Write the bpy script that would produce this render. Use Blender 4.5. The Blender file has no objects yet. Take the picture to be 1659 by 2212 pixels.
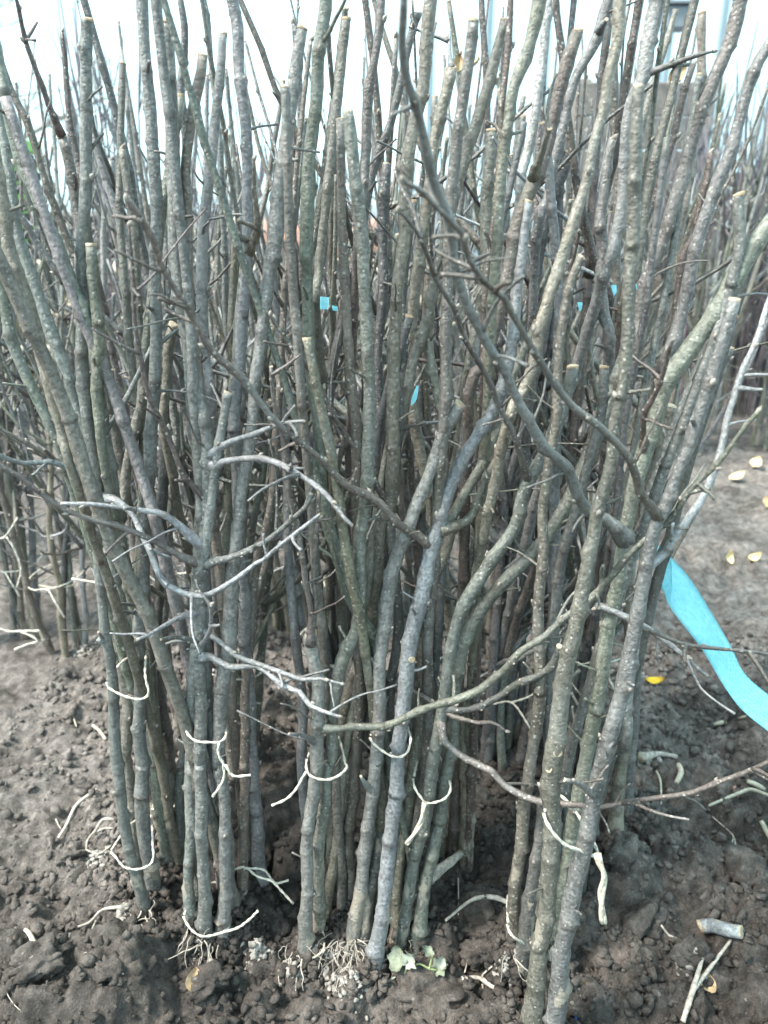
import bpy, math, random, re
import numpy as np
from mathutils import Vector, Matrix

R = math.radians
random.seed(7)
rng = np.random.default_rng(7)
S = bpy.context.scene
COL = S.collection

# ------------------------------------------------------------------ camera, sky, sun, exposure
H = 0.80            # camera height above the soil
PITCH = R(21.5)     # camera tilts down
FPX = 1663.0        # focal length in units of a 1659 x 2212 picture
cam_d = bpy.data.cameras.new('camera')
cam = bpy.data.objects.new('camera', cam_d)
COL.objects.link(cam)
cam.location = (0, 0, H)
cam.rotation_euler = (math.pi / 2 - PITCH, 0, 0)
cam_d.sensor_fit = 'VERTICAL'
cam_d.sensor_height = 36.0
cam_d.lens = 36.0 * FPX / 2212.0
cam_d.clip_start = 0.02
cam_d.clip_end = 600
cam_d.dof.use_dof = True
cam_d.dof.focus_distance = 0.72
cam_d.dof.aperture_fstop = 7.5
S.camera = cam

W = bpy.data.worlds.new('World')
S.world = W
W.use_nodes = True
wn, wl = W.node_tree.nodes, W.node_tree.links
bg = wn['Background']
sky = wn.new('ShaderNodeTexSky')
sky.sky_type = 'NISHITA'
sky.sun_disc = False
sky.sun_elevation = R(54)
sky.sun_rotation = R(248)
sky.air_density = 1.0
sky.dust_density = 5.0
sky.ozone_density = 2.0
# overcast: an even layer of bright cloud over the blue
mixw = wn.new('ShaderNodeMixRGB')
mixw.inputs[0].default_value = 0.78
mixw.inputs[2].default_value = (6.0, 8.7, 9.4, 1)
wl.new(sky.outputs[0], mixw.inputs[1])
wl.new(mixw.outputs[0], bg.inputs[0])
bg.inputs[1].default_value = 0.05

sun_d = bpy.data.lights.new('sun', 'SUN')
sun_d.energy = 1.5
sun_d.angle = R(14)
sun_d.color = (1.0, 0.94, 0.86)
sun = bpy.data.objects.new('sun', sun_d)
COL.objects.link(sun)
sun.rotation_euler = (R(36), 0, R(-68))     # high on the left, slightly behind the photographer

S.view_settings.view_transform = 'Standard'
S.view_settings.look = 'None'
S.view_settings.gamma = 1
S.view_settings.use_curve_mapping = False
S.view_settings.exposure = 2.45
S.cycles.use_denoising = True
S.cycles.max_bounces = 5
S.cycles.diffuse_bounces = 3
S.cycles.glossy_bounces = 2
S.cycles.transparent_max_bounces = 6
S.cycles.use_adaptive_sampling = True
S.cycles.adaptive_threshold = 0.018

# ------------------------------------------------------------------ picture -> place
CP, SP = math.cos(PITCH), math.sin(PITCH)
CROP = {'A': (0, 0), 'B': (1000, 0), 'C': (1974, 0), 'D': (0, 1000), 'E': (1000, 1000), 'F': (1974, 1000),
        'G': (0, 2000), 'H': (1000, 2000), 'I': (1974, 2000), 'J': (0, 2982), 'K': (1000, 2982), 'L': (1974, 2982)}
KD = 1659 / 3024.0
KC = 1050 / 1659.0 * KD
TOK = re.compile(r'([A-L]?)(-?\d+),(-?\d+)(?:,(\d+))?')

def parse(txt):
    """measured outline points -> list of [x, y, width] in 1659 x 2212 picture units"""
    out = []
    for c, x, y, w in TOK.findall(txt):
        x, y = float(x), float(y)
        if c:
            ox, oy = CROP[c]
            x, y = ox * KD + x * KC, oy * KD + y * KC
            w = float(w) * KC if w else None
        else:
            w = float(w) if w else None
        out.append([x, y, w])
    n = len(out)
    known = [i for i in range(n) if out[i][2] is not None]
    if known:
        ks = [out[i][2] for i in known]
        for i in range(n):
            out[i][2] = float(np.interp(i, known, ks))
    else:
        for p in out:
            p[2] = 15.0
    return out

def ray(x, y):
    u, v = (x - 829.5) / FPX, (1106.0 - y) / FPX
    return np.array([u, CP + v * SP, -SP + v * CP])

def at_y(x, y, Y):
    d = ray(x, y)
    t = Y / d[1]
    return np.array([0, 0, H]) + d * t, t

def on_ground(x, y):
    d = ray(x, y)
    t = -H / min(d[2], -1e-4)
    ts = np.linspace(t * 0.8, t * 1.2, 500)
    Q = np.array([0, 0, H]) + ts[:, None] * d
    below = np.nonzero(Q[:, 2] <= ground_h(Q[:, 0], Q[:, 1]))[0]
    t = ts[below[0]] if len(below) else t
    return np.array([0, 0, H]) + d * t, t

# ------------------------------------------------------------------ noise
def _hash(i, j, s):
    i = np.asarray(i, np.int64); j = np.asarray(j, np.int64)
    h = (i * 374761393 + j * 668265263 + s * 974634777) & 0xFFFFFFFF
    h = ((h ^ (h >> 13)) * 1274126177) & 0xFFFFFFFF
    h = ((h ^ (h >> 16)) * 2246822519) & 0xFFFFFFFF
    return ((h ^ (h >> 15)) & 0xFFFFFF) / float(0x1000000)

def vnoise(x, y, s):
    xi, yi = np.floor(x), np.floor(y)
    fx, fy = x - xi, y - yi
    fx = fx * fx * (3 - 2 * fx); fy = fy * fy * (3 - 2 * fy)
    a, b = _hash(xi, yi, s), _hash(xi + 1, yi, s)
    c, d = _hash(xi, yi + 1, s), _hash(xi + 1, yi + 1, s)
    return (a + (b - a) * fx) * (1 - fy) + (c + (d - c) * fx) * fy

def fbm(x, y, s, o=4):
    v, a = 0, 0.5
    for k in range(o):
        v = v + a * (vnoise(x * 2 ** k, y * 2 ** k, s + k * 17) - 0.5)
        a *= 0.5
    return v

def lumps(x, y, s):
    """rounded clods: each cell carries one lump of its own height"""
    xi, yi = np.floor(x), np.floor(y)
    best = np.zeros_like(x, dtype=float)
    for dx in (-1, 0, 1):
        for dy in (-1, 0, 1):
            cx, cy = xi + dx, yi + dy
            px, py = cx + _hash(cx, cy, s), cy + _hash(cx, cy, s + 1)
            rr = 0.35 + 0.45 * _hash(cx, cy, s + 2)
            d2 = ((x - px) ** 2 + (y - py) ** 2) / rr ** 2
            best = np.maximum(best, np.clip(1.75 * (1 - np.sqrt(d2)), 0, 1) ** 0.85 * rr)
    return best

def ground_h(x, y):
    x = np.atleast_1d(np.asarray(x, float)); y = np.atleast_1d(np.asarray(y, float))
    h = 0.07 * fbm(x * 2.2, y * 2.2, 3, 3)
    wx = x + 0.03 * fbm(x * 24, y * 24, 40, 4); wy = y + 0.03 * fbm(x * 24, y * 24, 50, 4)
    # trodden smooth soil to the left and behind, loose soil elsewhere
    smooth = 1 / (1 + np.exp((x + 0.36 + 0.25 * fbm(x * 4, y * 4, 9, 3)) * 22)) * (1 / (1 + np.exp((0.72 - y) * 18)))
    smooth = np.maximum(smooth, 1 / (1 + np.exp((1.25 - y + 0.4 * fbm(x * 3, y * 3, 19, 2)) * 9)) * 0.6)
    loose = 1 - 0.8 * smooth
    near = np.exp(-np.maximum(np.hypot(x, y - 0.7) - 1.2, 0) * 1.5)
    h = h + loose * 0.062 * lumps(wx * 10, wy * 10, 21) * np.clip((vnoise(x * 5.3 + 0.6 * y, y * 5.1 - 0.7 * x, 77) - 0.28) / 0.2, 0, 1)
    h = h + loose * (0.025 * lumps(wx * 26, wy * 26, 31) + near * 0.008 * lumps(wx * 90, wy * 90, 61))
    h = h + near * (0.030 * fbm(x * 38, y * 38, 71, 5) + 0.008 * fbm(x * 170, y * 170, 81, 2))
    # hollow between the bundles, low furrow at the front
    h = h - 0.055 * np.exp(-(((x + 0.135) / 0.035) ** 2 + ((y - 0.84) / 0.05) ** 2))
    h = h - 0.02 * np.exp(-(((x - 0.42) / 0.16) ** 2 + ((y - 0.56) / 0.02) ** 2))
    h = h * np.clip(np.exp(-(np.hypot(x, y) - 3) * 0.05), 0.15, 1)
    return h if h.size > 1 else float(h[0])

# ------------------------------------------------------------------ materials
def new_mat(name):
    m = bpy.data.materials.new(name)
    m.use_nodes = True
    n = m.node_tree.nodes
    return m, n, m.node_tree.links, n['Principled BSDF']

def ramp(n, stops, interp='LINEAR'):
    r = n.new('ShaderNodeValToRGB')
    r.color_ramp.interpolation = interp
    e = r.color_ramp.elements
    while len(e) < len(stops):
        e.new(0.5)
    for i, (p, c) in enumerate(stops):
        e[i].position = p
        e[i].color = (c, c, c, 1) if not isinstance(c, tuple) else (*c, 1)
    return r

def noise_node(n, l, coord, scale, detail=4, rough=0.55):
    t = n.new('ShaderNodeTexNoise')
    t.inputs['Scale'].default_value = scale
    t.inputs['Detail'].default_value = detail
    t.inputs['Roughness'].default_value = rough
    l.new(coord, t.inputs['Vector'])
    return t

def mix(n, l, fac, a, b, mode='MIX'):
    m = n.new('ShaderNodeMixRGB')
    m.blend_type = mode
    for i, v in enumerate((fac, a, b)):
        if hasattr(v, 'is_linked'):
            l.new(v, m.inputs[i])
        else:
            m.inputs[i].default_value = v if i == 0 else (*v, 1)
    return m.outputs[0]

def bump(n, l, height, strength, dist, bsdf):
    b = n.new('ShaderNodeBump')
    b.inputs['Strength'].default_value = strength
    b.inputs['Distance'].default_value = dist
    l.new(height, b.inputs['Height'])
    l.new(b.outputs[0], bsdf.inputs['Normal'])

def make_bark():
    m, n, l, b = new_mat('bark')
    tc = n.new('ShaderNodeTexCoord'); oi = n.new('ShaderNodeObjectInfo'); geo = n.new('ShaderNodeNewGeometry')
    co = tc.outputs['Object']
    big = noise_node(n, l, co, 22, 4)
    fine = noise_node(n, l, co, 260, 5, 0.65)
    stretch = n.new('ShaderNodeMapping'); stretch.inputs['Scale'].default_value = (1, 1, 0.18)
    l.new(co, stretch.inputs['Vector'])
    streak = noise_node(n, l, stretch.outputs[0], 420, 3, 0.6)
    r1 = ramp(n, [(0.3, 0.7), (0.5, 1.0), (0.68, 1.35)])
    l.new(big.outputs[0], r1.inputs[0])
    c = mix(n, l, 1.0, oi.outputs['Color'], r1.outputs[0], 'MULTIPLY')
    r2 = ramp(n, [(0.32, 0.45), (0.5, 1.0), (0.7, 1.7)])
    l.new(fine.outputs[0], r2.inputs[0])
    c = mix(n, l, 0.85, c, r2.outputs[0], 'MULTIPLY')
    r2b = ramp(n, [(0.3, 0.7), (0.7, 1.25)])
    l.new(streak.outputs[0], r2b.inputs[0])
    c = mix(n, l, 0.6, c, r2b.outputs[0], 'MULTIPLY')
    # thin grey bloom of skin and algae in patches
    blo = noise_node(n, l, co, 9, 3)
    rb = ramp(n, [(0.52, 0.0), (0.74, 0.5)])
    l.new(blo.outputs[0], rb.inputs[0])
    c = mix(n, l, rb.outputs[0], c, (0.31, 0.315, 0.305))
    blo2 = noise_node(n, l, co, 6.5, 3)
    rb2 = ramp(n, [(0.58, 0.0), (0.72, 0.35)])
    l.new(blo2.outputs[0], rb2.inputs[0])
    c = mix(n, l, rb2.outputs[0], c, (0.13, 0.15, 0.085))
    # leaf scars at the nodes
    at = n.new('ShaderNodeAttribute'); at.attribute_name = 'node'
    c = mix(n, l, at.outputs['Fac'], c, (0.075, 0.062, 0.052))
    # lenticels, of uneven size
    vo = n.new('ShaderNodeTexVoronoi'); vo.inputs['Scale'].default_value = 240
    l.new(co, vo.inputs['Vector'])
    sep = n.new('ShaderNodeSeparateColor'); l.new(vo.outputs['Color'], sep.inputs[0])
    th = n.new('ShaderNodeMath'); th.operation = 'MULTIPLY'; l.new(sep.outputs[0], th.inputs[0])
    vr = n.new('ShaderNodeMapRange'); vr.inputs[3].default_value = 0.16; vr.inputs[4].default_value = 0.36
    l.new(oi.outputs['Random'], vr.inputs[0]); l.new(vr.outputs[0], th.inputs[1])
    ls = n.new('ShaderNodeMath'); ls.operation = 'LESS_THAN'
    l.new(vo.outputs['Distance'], ls.inputs[0]); l.new(th.outputs[0], ls.inputs[1])
    lf = n.new('ShaderNodeMath'); lf.operation = 'MULTIPLY'; lf.inputs[1].default_value = 0.75
    l.new(ls.outputs[0], lf.inputs[0])
    c = mix(n, l, lf.outputs[0], c, (0.50, 0.48, 0.43))
    # dried mud and torn bark near the foot
    sx = n.new('ShaderNodeSeparateXYZ'); l.new(geo.outputs['Position'], sx.inputs[0])
    mr = n.new('ShaderNodeMapRange')
    mr.inputs[1].default_value = 0.0; mr.inputs[2].default_value = 0.28
    mr.inputs[3].default_value = 0.15; mr.inputs[4].default_value = -0.08
    l.new(sx.outputs[2], mr.inputs[0])
    st2 = n.new('ShaderNodeMapping'); st2.inputs['Scale'].default_value = (1, 1, 0.4)
    l.new(geo.outputs['Position'], st2.inputs['Vector'])
    mud = noise_node(n, l, st2.outputs[0], 42, 4, 0.6)
    ad = n.new('ShaderNodeMath'); ad.operation = 'ADD'
    l.new(mud.outputs[0], ad.inputs[0]); l.new(mr.outputs[0], ad.inputs[1])
    rm = ramp(n, [(0.665, 0.0), (0.69, 0.85)])
    l.new(ad.outputs[0], rm.inputs[0])
    c = mix(n, l, rm.outputs[0], c, (0.36, 0.32, 0.26))
    l.new(c, b.inputs['Base Color'])
    b.inputs['Roughness'].default_value = 0.36
    b.inputs['Specular IOR Level'].default_value = 0.85
    ha = n.new('ShaderNodeMath'); ha.operation = 'ADD'
    l.new(fine.outputs[0], ha.inputs[0]); l.new(lf.outputs[0], ha.inputs[1])
    hb = n.new('ShaderNodeMath'); hb.operation = 'ADD'
    l.new(ha.outputs[0], hb.inputs[0]); l.new(big.outputs[0], hb.inputs[1])
    bump(n, l, hb.outputs[0], 0.9, 0.0022, b)
    return m

def simple(name, col, rough=0.8, var=0.35, scale=80, bumpd=0.0008, spec=0.3, dark=None):
    m, n, l, b = new_mat(name)
    tc = n.new('ShaderNodeTexCoord')
    t = noise_node(n, l, tc.outputs['Object'], scale, 5, 0.6)
    r = ramp(n, [(0.3, 1 - var), (0.7, 1 + var)])
    l.new(t.outputs[0], r.inputs[0])
    c = mix(n, l, 1.0, col, r.outputs[0], 'MULTIPLY')
    if dark:
        t2 = noise_node(n, l, tc.outputs['Object'], scale * 0.3, 3)
        r2 = ramp(n, [(0.45, 0.0), (0.62, 1.0)])
        l.new(t2.outputs[0], r2.inputs[0])
        c = mix(n, l, r2.outputs[0], c, dark)
    l.new(c, b.inputs['Base Color'])
    b.inputs['Roughness'].default_value = rough
    b.inputs['Specular IOR Level'].default_value = spec
    if bumpd:
        bump(n, l, t.outputs[0], 0.6, bumpd, b)
    return m

def make_soil(name='soil', k=1.0):
    m, n, l, b = new_mat(name)
    geo = n.new('ShaderNodeNewGeometry')
    co = geo.outputs['Position']
    a = noise_node(n, l, co, 3.2, 4); f = noise_node(n, l, co, 60, 6, 0.68); g = noise_node(n, l, co, 420, 4, 0.7)
    r = ramp(n, [(0.36, (0.060 * k, 0.053 * k, 0.048 * k)), (0.52, (0.110 * k, 0.096 * k, 0.086 * k)), (0.68, (0.215 * k, 0.190 * k, 0.173 * k))])
    l.new(a.outputs[0], r.inputs[0])
    # trodden strips where the soil has dried pale: left of the bundles and the open ground to the right
    sp = n.new('ShaderNodeSeparateXYZ'); l.new(co, sp.inputs[0])
    def strip(axis_i, lo, hi):
        q = n.new('ShaderNodeMapRange'); q.interpolation_type = 'SMOOTHSTEP'
        q.inputs[1].default_value = lo; q.inputs[2].default_value = hi
        l.new(sp.outputs[axis_i], q.inputs[0])
        return q.outputs[0]
    def mul(p_, q_):
        z = n.new('ShaderNodeMath'); z.operation = 'MULTIPLY'
        l.new(p_, z.inputs[0]); l.new(q_, z.inputs[1])
        return z.outputs[0]
    d1 = mul(strip(0, -0.25, -0.42), strip(1, 0.70, 0.82))
    d2 = strip(1, 0.92, 1.25)
    dm = n.new('ShaderNodeMath'); dm.operation = 'MAXIMUM'; l.new(d1, dm.inputs[0]); l.new(d2, dm.inputs[1])
    wob = noise_node(n, l, co, 9, 4, 0.6)
    rw = ramp(n, [(0.38, 0.1), (0.6, 0.85)]); l.new(wob.outputs[0], rw.inputs[0])
    dry = mul(dm.outputs[0], rw.outputs[0])
    rcol = mix(n, l, dry, r.outputs[0], (0.235 * k, 0.212 * k, 0.196 * k))
    r2 = ramp(n, [(0.3, 0.40), (0.5, 1.0), (0.7, 1.8)])
    l.new(f.outputs[0], r2.inputs[0])
    c = mix(n, l, 1.0, rcol, r2.outputs[0], 'MULTIPLY')
    r3 = ramp(n, [(0.3, 0.6), (0.55, 1.0), (0.75, 1.6)])
    l.new(g.outputs[0], r3.inputs[0])
    c = mix(n, l, 0.9, c, r3.outputs[0], 'MULTIPLY')
    # pale dry flecks
    v = n.new('ShaderNodeTexVoronoi'); v.inputs['Scale'].default_value = 95
    l.new(co, v.inputs['Vector'])
    sep = n.new('ShaderNodeSeparateColor'); l.new(v.outputs['Color'], sep.inputs[0])
    th = n.new('ShaderNodeMath'); th.operation = 'MULTIPLY_ADD'
    th.inputs[1].default_value = 0.9; th.inputs[2].default_value = -0.66
    l.new(sep.outputs[0], th.inputs[0])
    ls = n.new('ShaderNodeMath'); ls.operation = 'LESS_THAN'
    l.new(v.outputs['Distance'], ls.inputs[0]); l.new(th.outputs[0], ls.inputs[1])
    lf = n.new('ShaderNodeMath'); lf.operation = 'MULTIPLY'; lf.inputs[1].default_value = 0.6
    l.new(ls.outputs[0], lf.inputs[0])
    c = mix(n, l, lf.outputs[0], c, (0.30, 0.27, 0.24))
    l.new(c, b.inputs['Base Color'])
    b.inputs['Roughness'].default_value = 0.92
    b.inputs['Specular IOR Level'].default_value = 0.25
    hs = n.new('ShaderNodeMath'); hs.operation = 'ADD'
    l.new(f.outputs[0], hs.inputs[0]); l.new(g.outputs[0], hs.inputs[1])
    bump(n, l, hs.outputs[0], 0.9, 0.004, b)
    return m

M = {}
M['bark'] = make_bark()
M['bud'] = simple('bud_scales', (0.31, 0.28, 0.245), 0.65, 0.6, 300)
M['wood'] = simple('cut_wood', (0.46, 0.39, 0.29), 0.85, 0.35, 240, dark=(0.33, 0.24, 0.15))
M['root'] = simple('root_fibre', (0.42, 0.38, 0.33), 0.9, 0.5, 200)
M['twine'] = simple('twine_fibre', (0.60, 0.56, 0.48), 0.9, 0.32, 420, 0.0012)
M['twine_old'] = simple('weathered_twine', (0.52, 0.47, 0.38), 0.9, 0.4, 300, 0.0012)
M['soil'] = make_soil()
M['crumb'] = make_soil('soil_crumb', 1.15)
M['straw'] = simple('dry_straw', (0.48, 0.44, 0.35), 0.75, 0.3, 150)
M['leaf_tan'] = simple('dry_leaf', (0.47, 0.34, 0.20), 0.7, 0.35, 120, dark=(0.36, 0.22, 0.14))
M['leaf_pale'] = simple('pale_dry_leaf', (0.72, 0.60, 0.36), 0.7, 0.25, 120)
M['leaf_yellow'] = simple('yellow_leaf', (0.62, 0.42, 0.03), 0.6, 0.3, 90, dark=(0.10, 0.06, 0.03))
M['weed'] = simple('weed_leaf', (0.20, 0.225, 0.165), 0.6, 0.4, 160)
M['weed_pale'] = simple('weed_leaf_underside', (0.30, 0.325, 0.27), 0.7, 0.25, 160)
M['weed_stem'] = simple('weed_stalk', (0.36, 0.42, 0.20), 0.6, 0.25, 160)
M['crate'] = simple('black_plastic', (0.025, 0.028, 0.03), 0.45, 0.3, 40, 0)
M['plank'] = simple('old_plank', (0.22, 0.195, 0.175), 0.85, 0.35, 30)
M['pale_plank'] = simple('pale_plank', (0.55, 0.50, 0.38), 0.85, 0.25, 30)
M['post'] = simple('dark_post', (0.035, 0.04, 0.045), 0.7, 0.3, 30)
M['blue'] = simple('blue_plastic', (0.05, 0.16, 0.60), 0.4, 0.15, 10, 0)
M['green'] = simple('green_plastic', (0.22, 0.50, 0.10), 0.45, 0.15, 10, 0)
M['frame'] = simple('pale_frame', (0.27, 0.36, 0.41), 0.5, 0.1, 10, 0)
M['film'] = simple('white_film', (0.80, 0.84, 0.85), 0.6, 0.05, 3, 0)
M['roof'] = simple('grey_roof', (0.22, 0.25, 0.28), 0.7, 0.15, 10, 0)
M['clay'] = simple('clay_brick', (0.36, 0.22, 0.18), 0.9, 0.3, 30)

def make_tape():
    m, n, l, b = new_mat('cyan_tape')
    tc = n.new('ShaderNodeTexCoord')
    uv = n.new('ShaderNodeUVMap')
    t = noise_node(n, l, tc.outputs['Object'], 170, 4, 0.6)
    r = ramp(n, [(0.35, (0.30, 0.76, 0.86)), (0.65, (0.42, 0.88, 0.95))])
    l.new(t.outputs[0], r.inputs[0])
    # moulded rows of fine dashes on the lower length
    sx = n.new('ShaderNodeSeparateXYZ'); l.new(uv.outputs[0], sx.inputs[0])
    w1 = n.new('ShaderNodeMath'); w1.operation = 'PINGPONG'; w1.inputs[1].default_value = 0.055
    l.new(sx.outputs[0], w1.inputs[0])
    c1 = n.new('ShaderNodeMath'); c1.operation = 'LESS_THAN'; c1.inputs[1].default_value = 0.012
    l.new(w1.outputs[0], c1.inputs[0])
    w2 = n.new('ShaderNodeMath'); w2.operation = 'PINGPONG'; w2.inputs[1].default_value = 0.006
    l.new(sx.outputs[1], w2.inputs[0])
    c2 = n.new('ShaderNodeMath'); c2.operation = 'GREATER_THAN'; c2.inputs[1].default_value = 0.0022
    l.new(w2.outputs[0], c2.inputs[0])
    c3 = n.new('ShaderNodeMath'); c3.operation = 'GREATER_THAN'; c3.inputs[1].default_value = 0.43
    l.new(sx.outputs[1], c3.inputs[0])
    p = n.new('ShaderNodeMath'); p.operation = 'MULTIPLY'; l.new(c1.outputs[0], p.inputs[0]); l.new(c2.outputs[0], p.inputs[1])
    p2 = n.new('ShaderNodeMath'); p2.operation = 'MULTIPLY'; l.new(p.outputs[0], p2.inputs[0]); l.new(c3.outputs[0], p2.inputs[1])
    p3 = n.new('ShaderNodeMath'); p3.operation = 'MULTIPLY'; l.new(p2.outputs[0], p3.inputs[0]); p3.inputs[1].default_value = 0.45
    c = mix(n, l, p3.outputs[0], r.outputs[0], (0.02, 0.33, 0.50))
    l.new(c, b.inputs['Base Color'])
    b.inputs['Roughness'].default_value = 0.45
    bump(n, l, t.outputs[0], 0.4, 0.0008, b)
    ts = n.new('ShaderNodeBsdfTranslucent'); mx = n.new('ShaderNodeMixShader'); mx.inputs[0].default_value = 0.45
    l.new(c, ts.inputs[0]); l.new(b.outputs[0], mx.inputs[1]); l.new(ts.outputs[0], mx.inputs[2])
    l.new(mx.outputs[0], n['Material Output'].inputs[0])
    return m
M['tape'] = make_tape()

def make_pane():
    m, n, l, b = new_mat('clear_film')
    tr = n.new('ShaderNodeBsdfTransparent'); mx = n.new('ShaderNodeMixShader')
    b.inputs['Base Color'].default_value = (0.82, 0.88, 0.9, 1)
    b.inputs['Roughness'].default_value = 0.4
    tr.inputs[0].default_value = (0.93, 0.98, 1, 1)
    mx.inputs[0].default_value = 0.25
    l.new(tr.outputs[0], mx.inputs[1]); l.new(b.outputs[0], mx.inputs[2])
    l.new(mx.outputs[0], n['Material Output'].inputs[0])
    return m
M['pane'] = make_pane()

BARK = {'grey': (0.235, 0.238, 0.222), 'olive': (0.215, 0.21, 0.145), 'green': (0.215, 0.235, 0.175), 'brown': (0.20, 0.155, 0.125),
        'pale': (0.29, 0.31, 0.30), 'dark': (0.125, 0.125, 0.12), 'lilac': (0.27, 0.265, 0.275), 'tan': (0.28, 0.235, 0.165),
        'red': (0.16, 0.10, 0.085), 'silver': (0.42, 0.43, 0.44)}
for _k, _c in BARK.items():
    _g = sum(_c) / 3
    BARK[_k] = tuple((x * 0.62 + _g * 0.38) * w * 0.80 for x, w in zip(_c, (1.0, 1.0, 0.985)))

# ------------------------------------------------------------------ mesh helpers
def mesh_np(name, V, faces, mat, attr=None, smooth=True):
    me = bpy.data.meshes.new(name)
    me.from_pydata([tuple(v) for v in V], [], faces) if not isinstance(faces, np.ndarray) else _fast(me, V, faces)
    if smooth:
        me.polygons.foreach_set('use_smooth', np.ones(len(me.polygons), bool))
    if attr is not None:
        a = me.attributes.new('node', 'FLOAT', 'POINT')
        a.data.foreach_set('value', np.asarray(attr, np.float32))
    me.materials.append(M[mat])
    me.update()
    return me

def _fast(me, V, F):
    V = np.asarray(V, np.float32); F = np.asarray(F, np.int32)
    k = F.shape[1]
    me.vertices.add(len(V)); me.vertices.foreach_set('co', V.ravel())
    me.loops.add(F.size); me.loops.foreach_set('vertex_index', F.ravel())
    me.polygons.add(len(F))
    me.polygons.foreach_set('loop_start', np.arange(0, F.size, k, dtype=np.int32))
    me.polygons.foreach_set('loop_total', np.full(len(F), k, np.int32))
    me.update(calc_edges=True)

def link(name, me, parent=None, loc=None, color=None):
    o = bpy.data.objects.new(name, me)
    COL.objects.link(o)
    if parent is not None:
        o.parent = parent
    if loc is not None:
        o.location = loc
    if color is not None:
        o.color = (*color, 1)
    return o

def empty(name, loc):
    o = bpy.data.objects.new(name, None)
    o.empty_display_size = 0.02
    COL.objects.link(o)
    o.location = loc
    return o

def tag(o, label, cat, group=None):
    o['label'] = label
    o['category'] = cat
    if group:
        o['group'] = group
    return o

def spline(P, step):
    """Catmull-Rom through rows of P (first 3 columns are the place) resampled about every step"""
    P = np.asarray(P, float)
    if len(P) == 2:
        P = np.array([P[0], (P[0] + P[1]) / 2, P[1]])
    Q = np.vstack([2 * P[0] - P[1], P, 2 * P[-1] - P[-2]])
    out = []
    for i in range(1, len(Q) - 2):
        a, b, c, d = Q[i - 1], Q[i], Q[i + 1], Q[i + 2]
        n = max(2, int(np.linalg.norm(c[:3] - b[:3]) / step))
        t = np.linspace(0, 1, n, endpoint=False)[:, None]
        out.append(0.5 * (2 * b + (c - a) * t + (2 * a - 5 * b + 4 * c - d) * t ** 2 + (3 * b - a - 3 * c + d) * t ** 3))
    out.append(P[-1:])
    return np.vstack(out)

def frames(C):
    T = np.gradient(C, axis=0)
    T /= np.linalg.norm(T, axis=1)[:, None] + 1e-12
    N = np.zeros_like(T)
    ref = np.array([1, 0, 0.0]) if abs(T[0][0]) < 0.8 else np.array([0, 1.0, 0])
    n = ref - T[0] * (ref @ T[0])
    for i in range(len(T)):
        n = n - T[i] * (n @ T[i]); n /= np.linalg.norm(n) + 1e-12
        N[i] = n
    return T, N, np.cross(T, N)

def tube(C, rad, sides, lop=None, cap=True):
    """tube along C with radius per ring; lop is an optional ring-by-side factor"""
    T, N, B = frames(C)
    k = len(C)
    an = np.linspace(0, 2 * math.pi, sides, endpoint=False)
    rr = np.repeat(np.asarray(rad)[:, None], sides, 1)
    if lop is not None:
        rr = rr * lop
    V = C[:, None, :] + rr[:, :, None] * (np.cos(an)[None, :, None] * N[:, None, :] + np.sin(an)[None, :, None] * B[:, None, :])
    V = V.reshape(-1, 3)
    i = np.arange(k - 1)[:, None] * sides; j = np.arange(sides)[None, :]; j2 = (j + 1) % sides
    F = np.stack([i + j, i + j2, i + sides + j2, i + sides + j], -1).reshape(-1, 4)
    F = [tuple(map(int, f)) for f in F]
    if cap:
        F.append(tuple(range((k - 1) * sides, k * sides)))
        F.append(tuple(range(sides - 1, -1, -1)))
    return V, F, (T, N, B)

def bud_geo(p, t, side, s):
    """a small pointed bud lying along the shoot"""
    ax = (t * 0.85 + side * 0.55); ax /= np.linalg.norm(ax)
    u = np.cross(ax, side); u /= np.linalg.norm(u) + 1e-9
    v = np.cross(ax, u)
    V = []
    for h, r in ((-0.25, 0.40), (0.2, 0.52), (0.7, 0.36)):
        for q in range(5):
            a = 2 * math.pi * q / 5
            V.append(p + s * (ax * h + r * (u * math.cos(a) + v * math.sin(a))))
    V.append(p + ax * s * 1.25)
    F = []
    for r in (0, 1):
        for q in range(5):
            F.append((r * 5 + q, r * 5 + (q + 1) % 5, r * 5 + 5 + (q + 1) % 5, r * 5 + 5 + q))
    for q in range(5):
        F.append((10 + q, 10 + (q + 1) % 5, 15))
    return V, F

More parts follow.
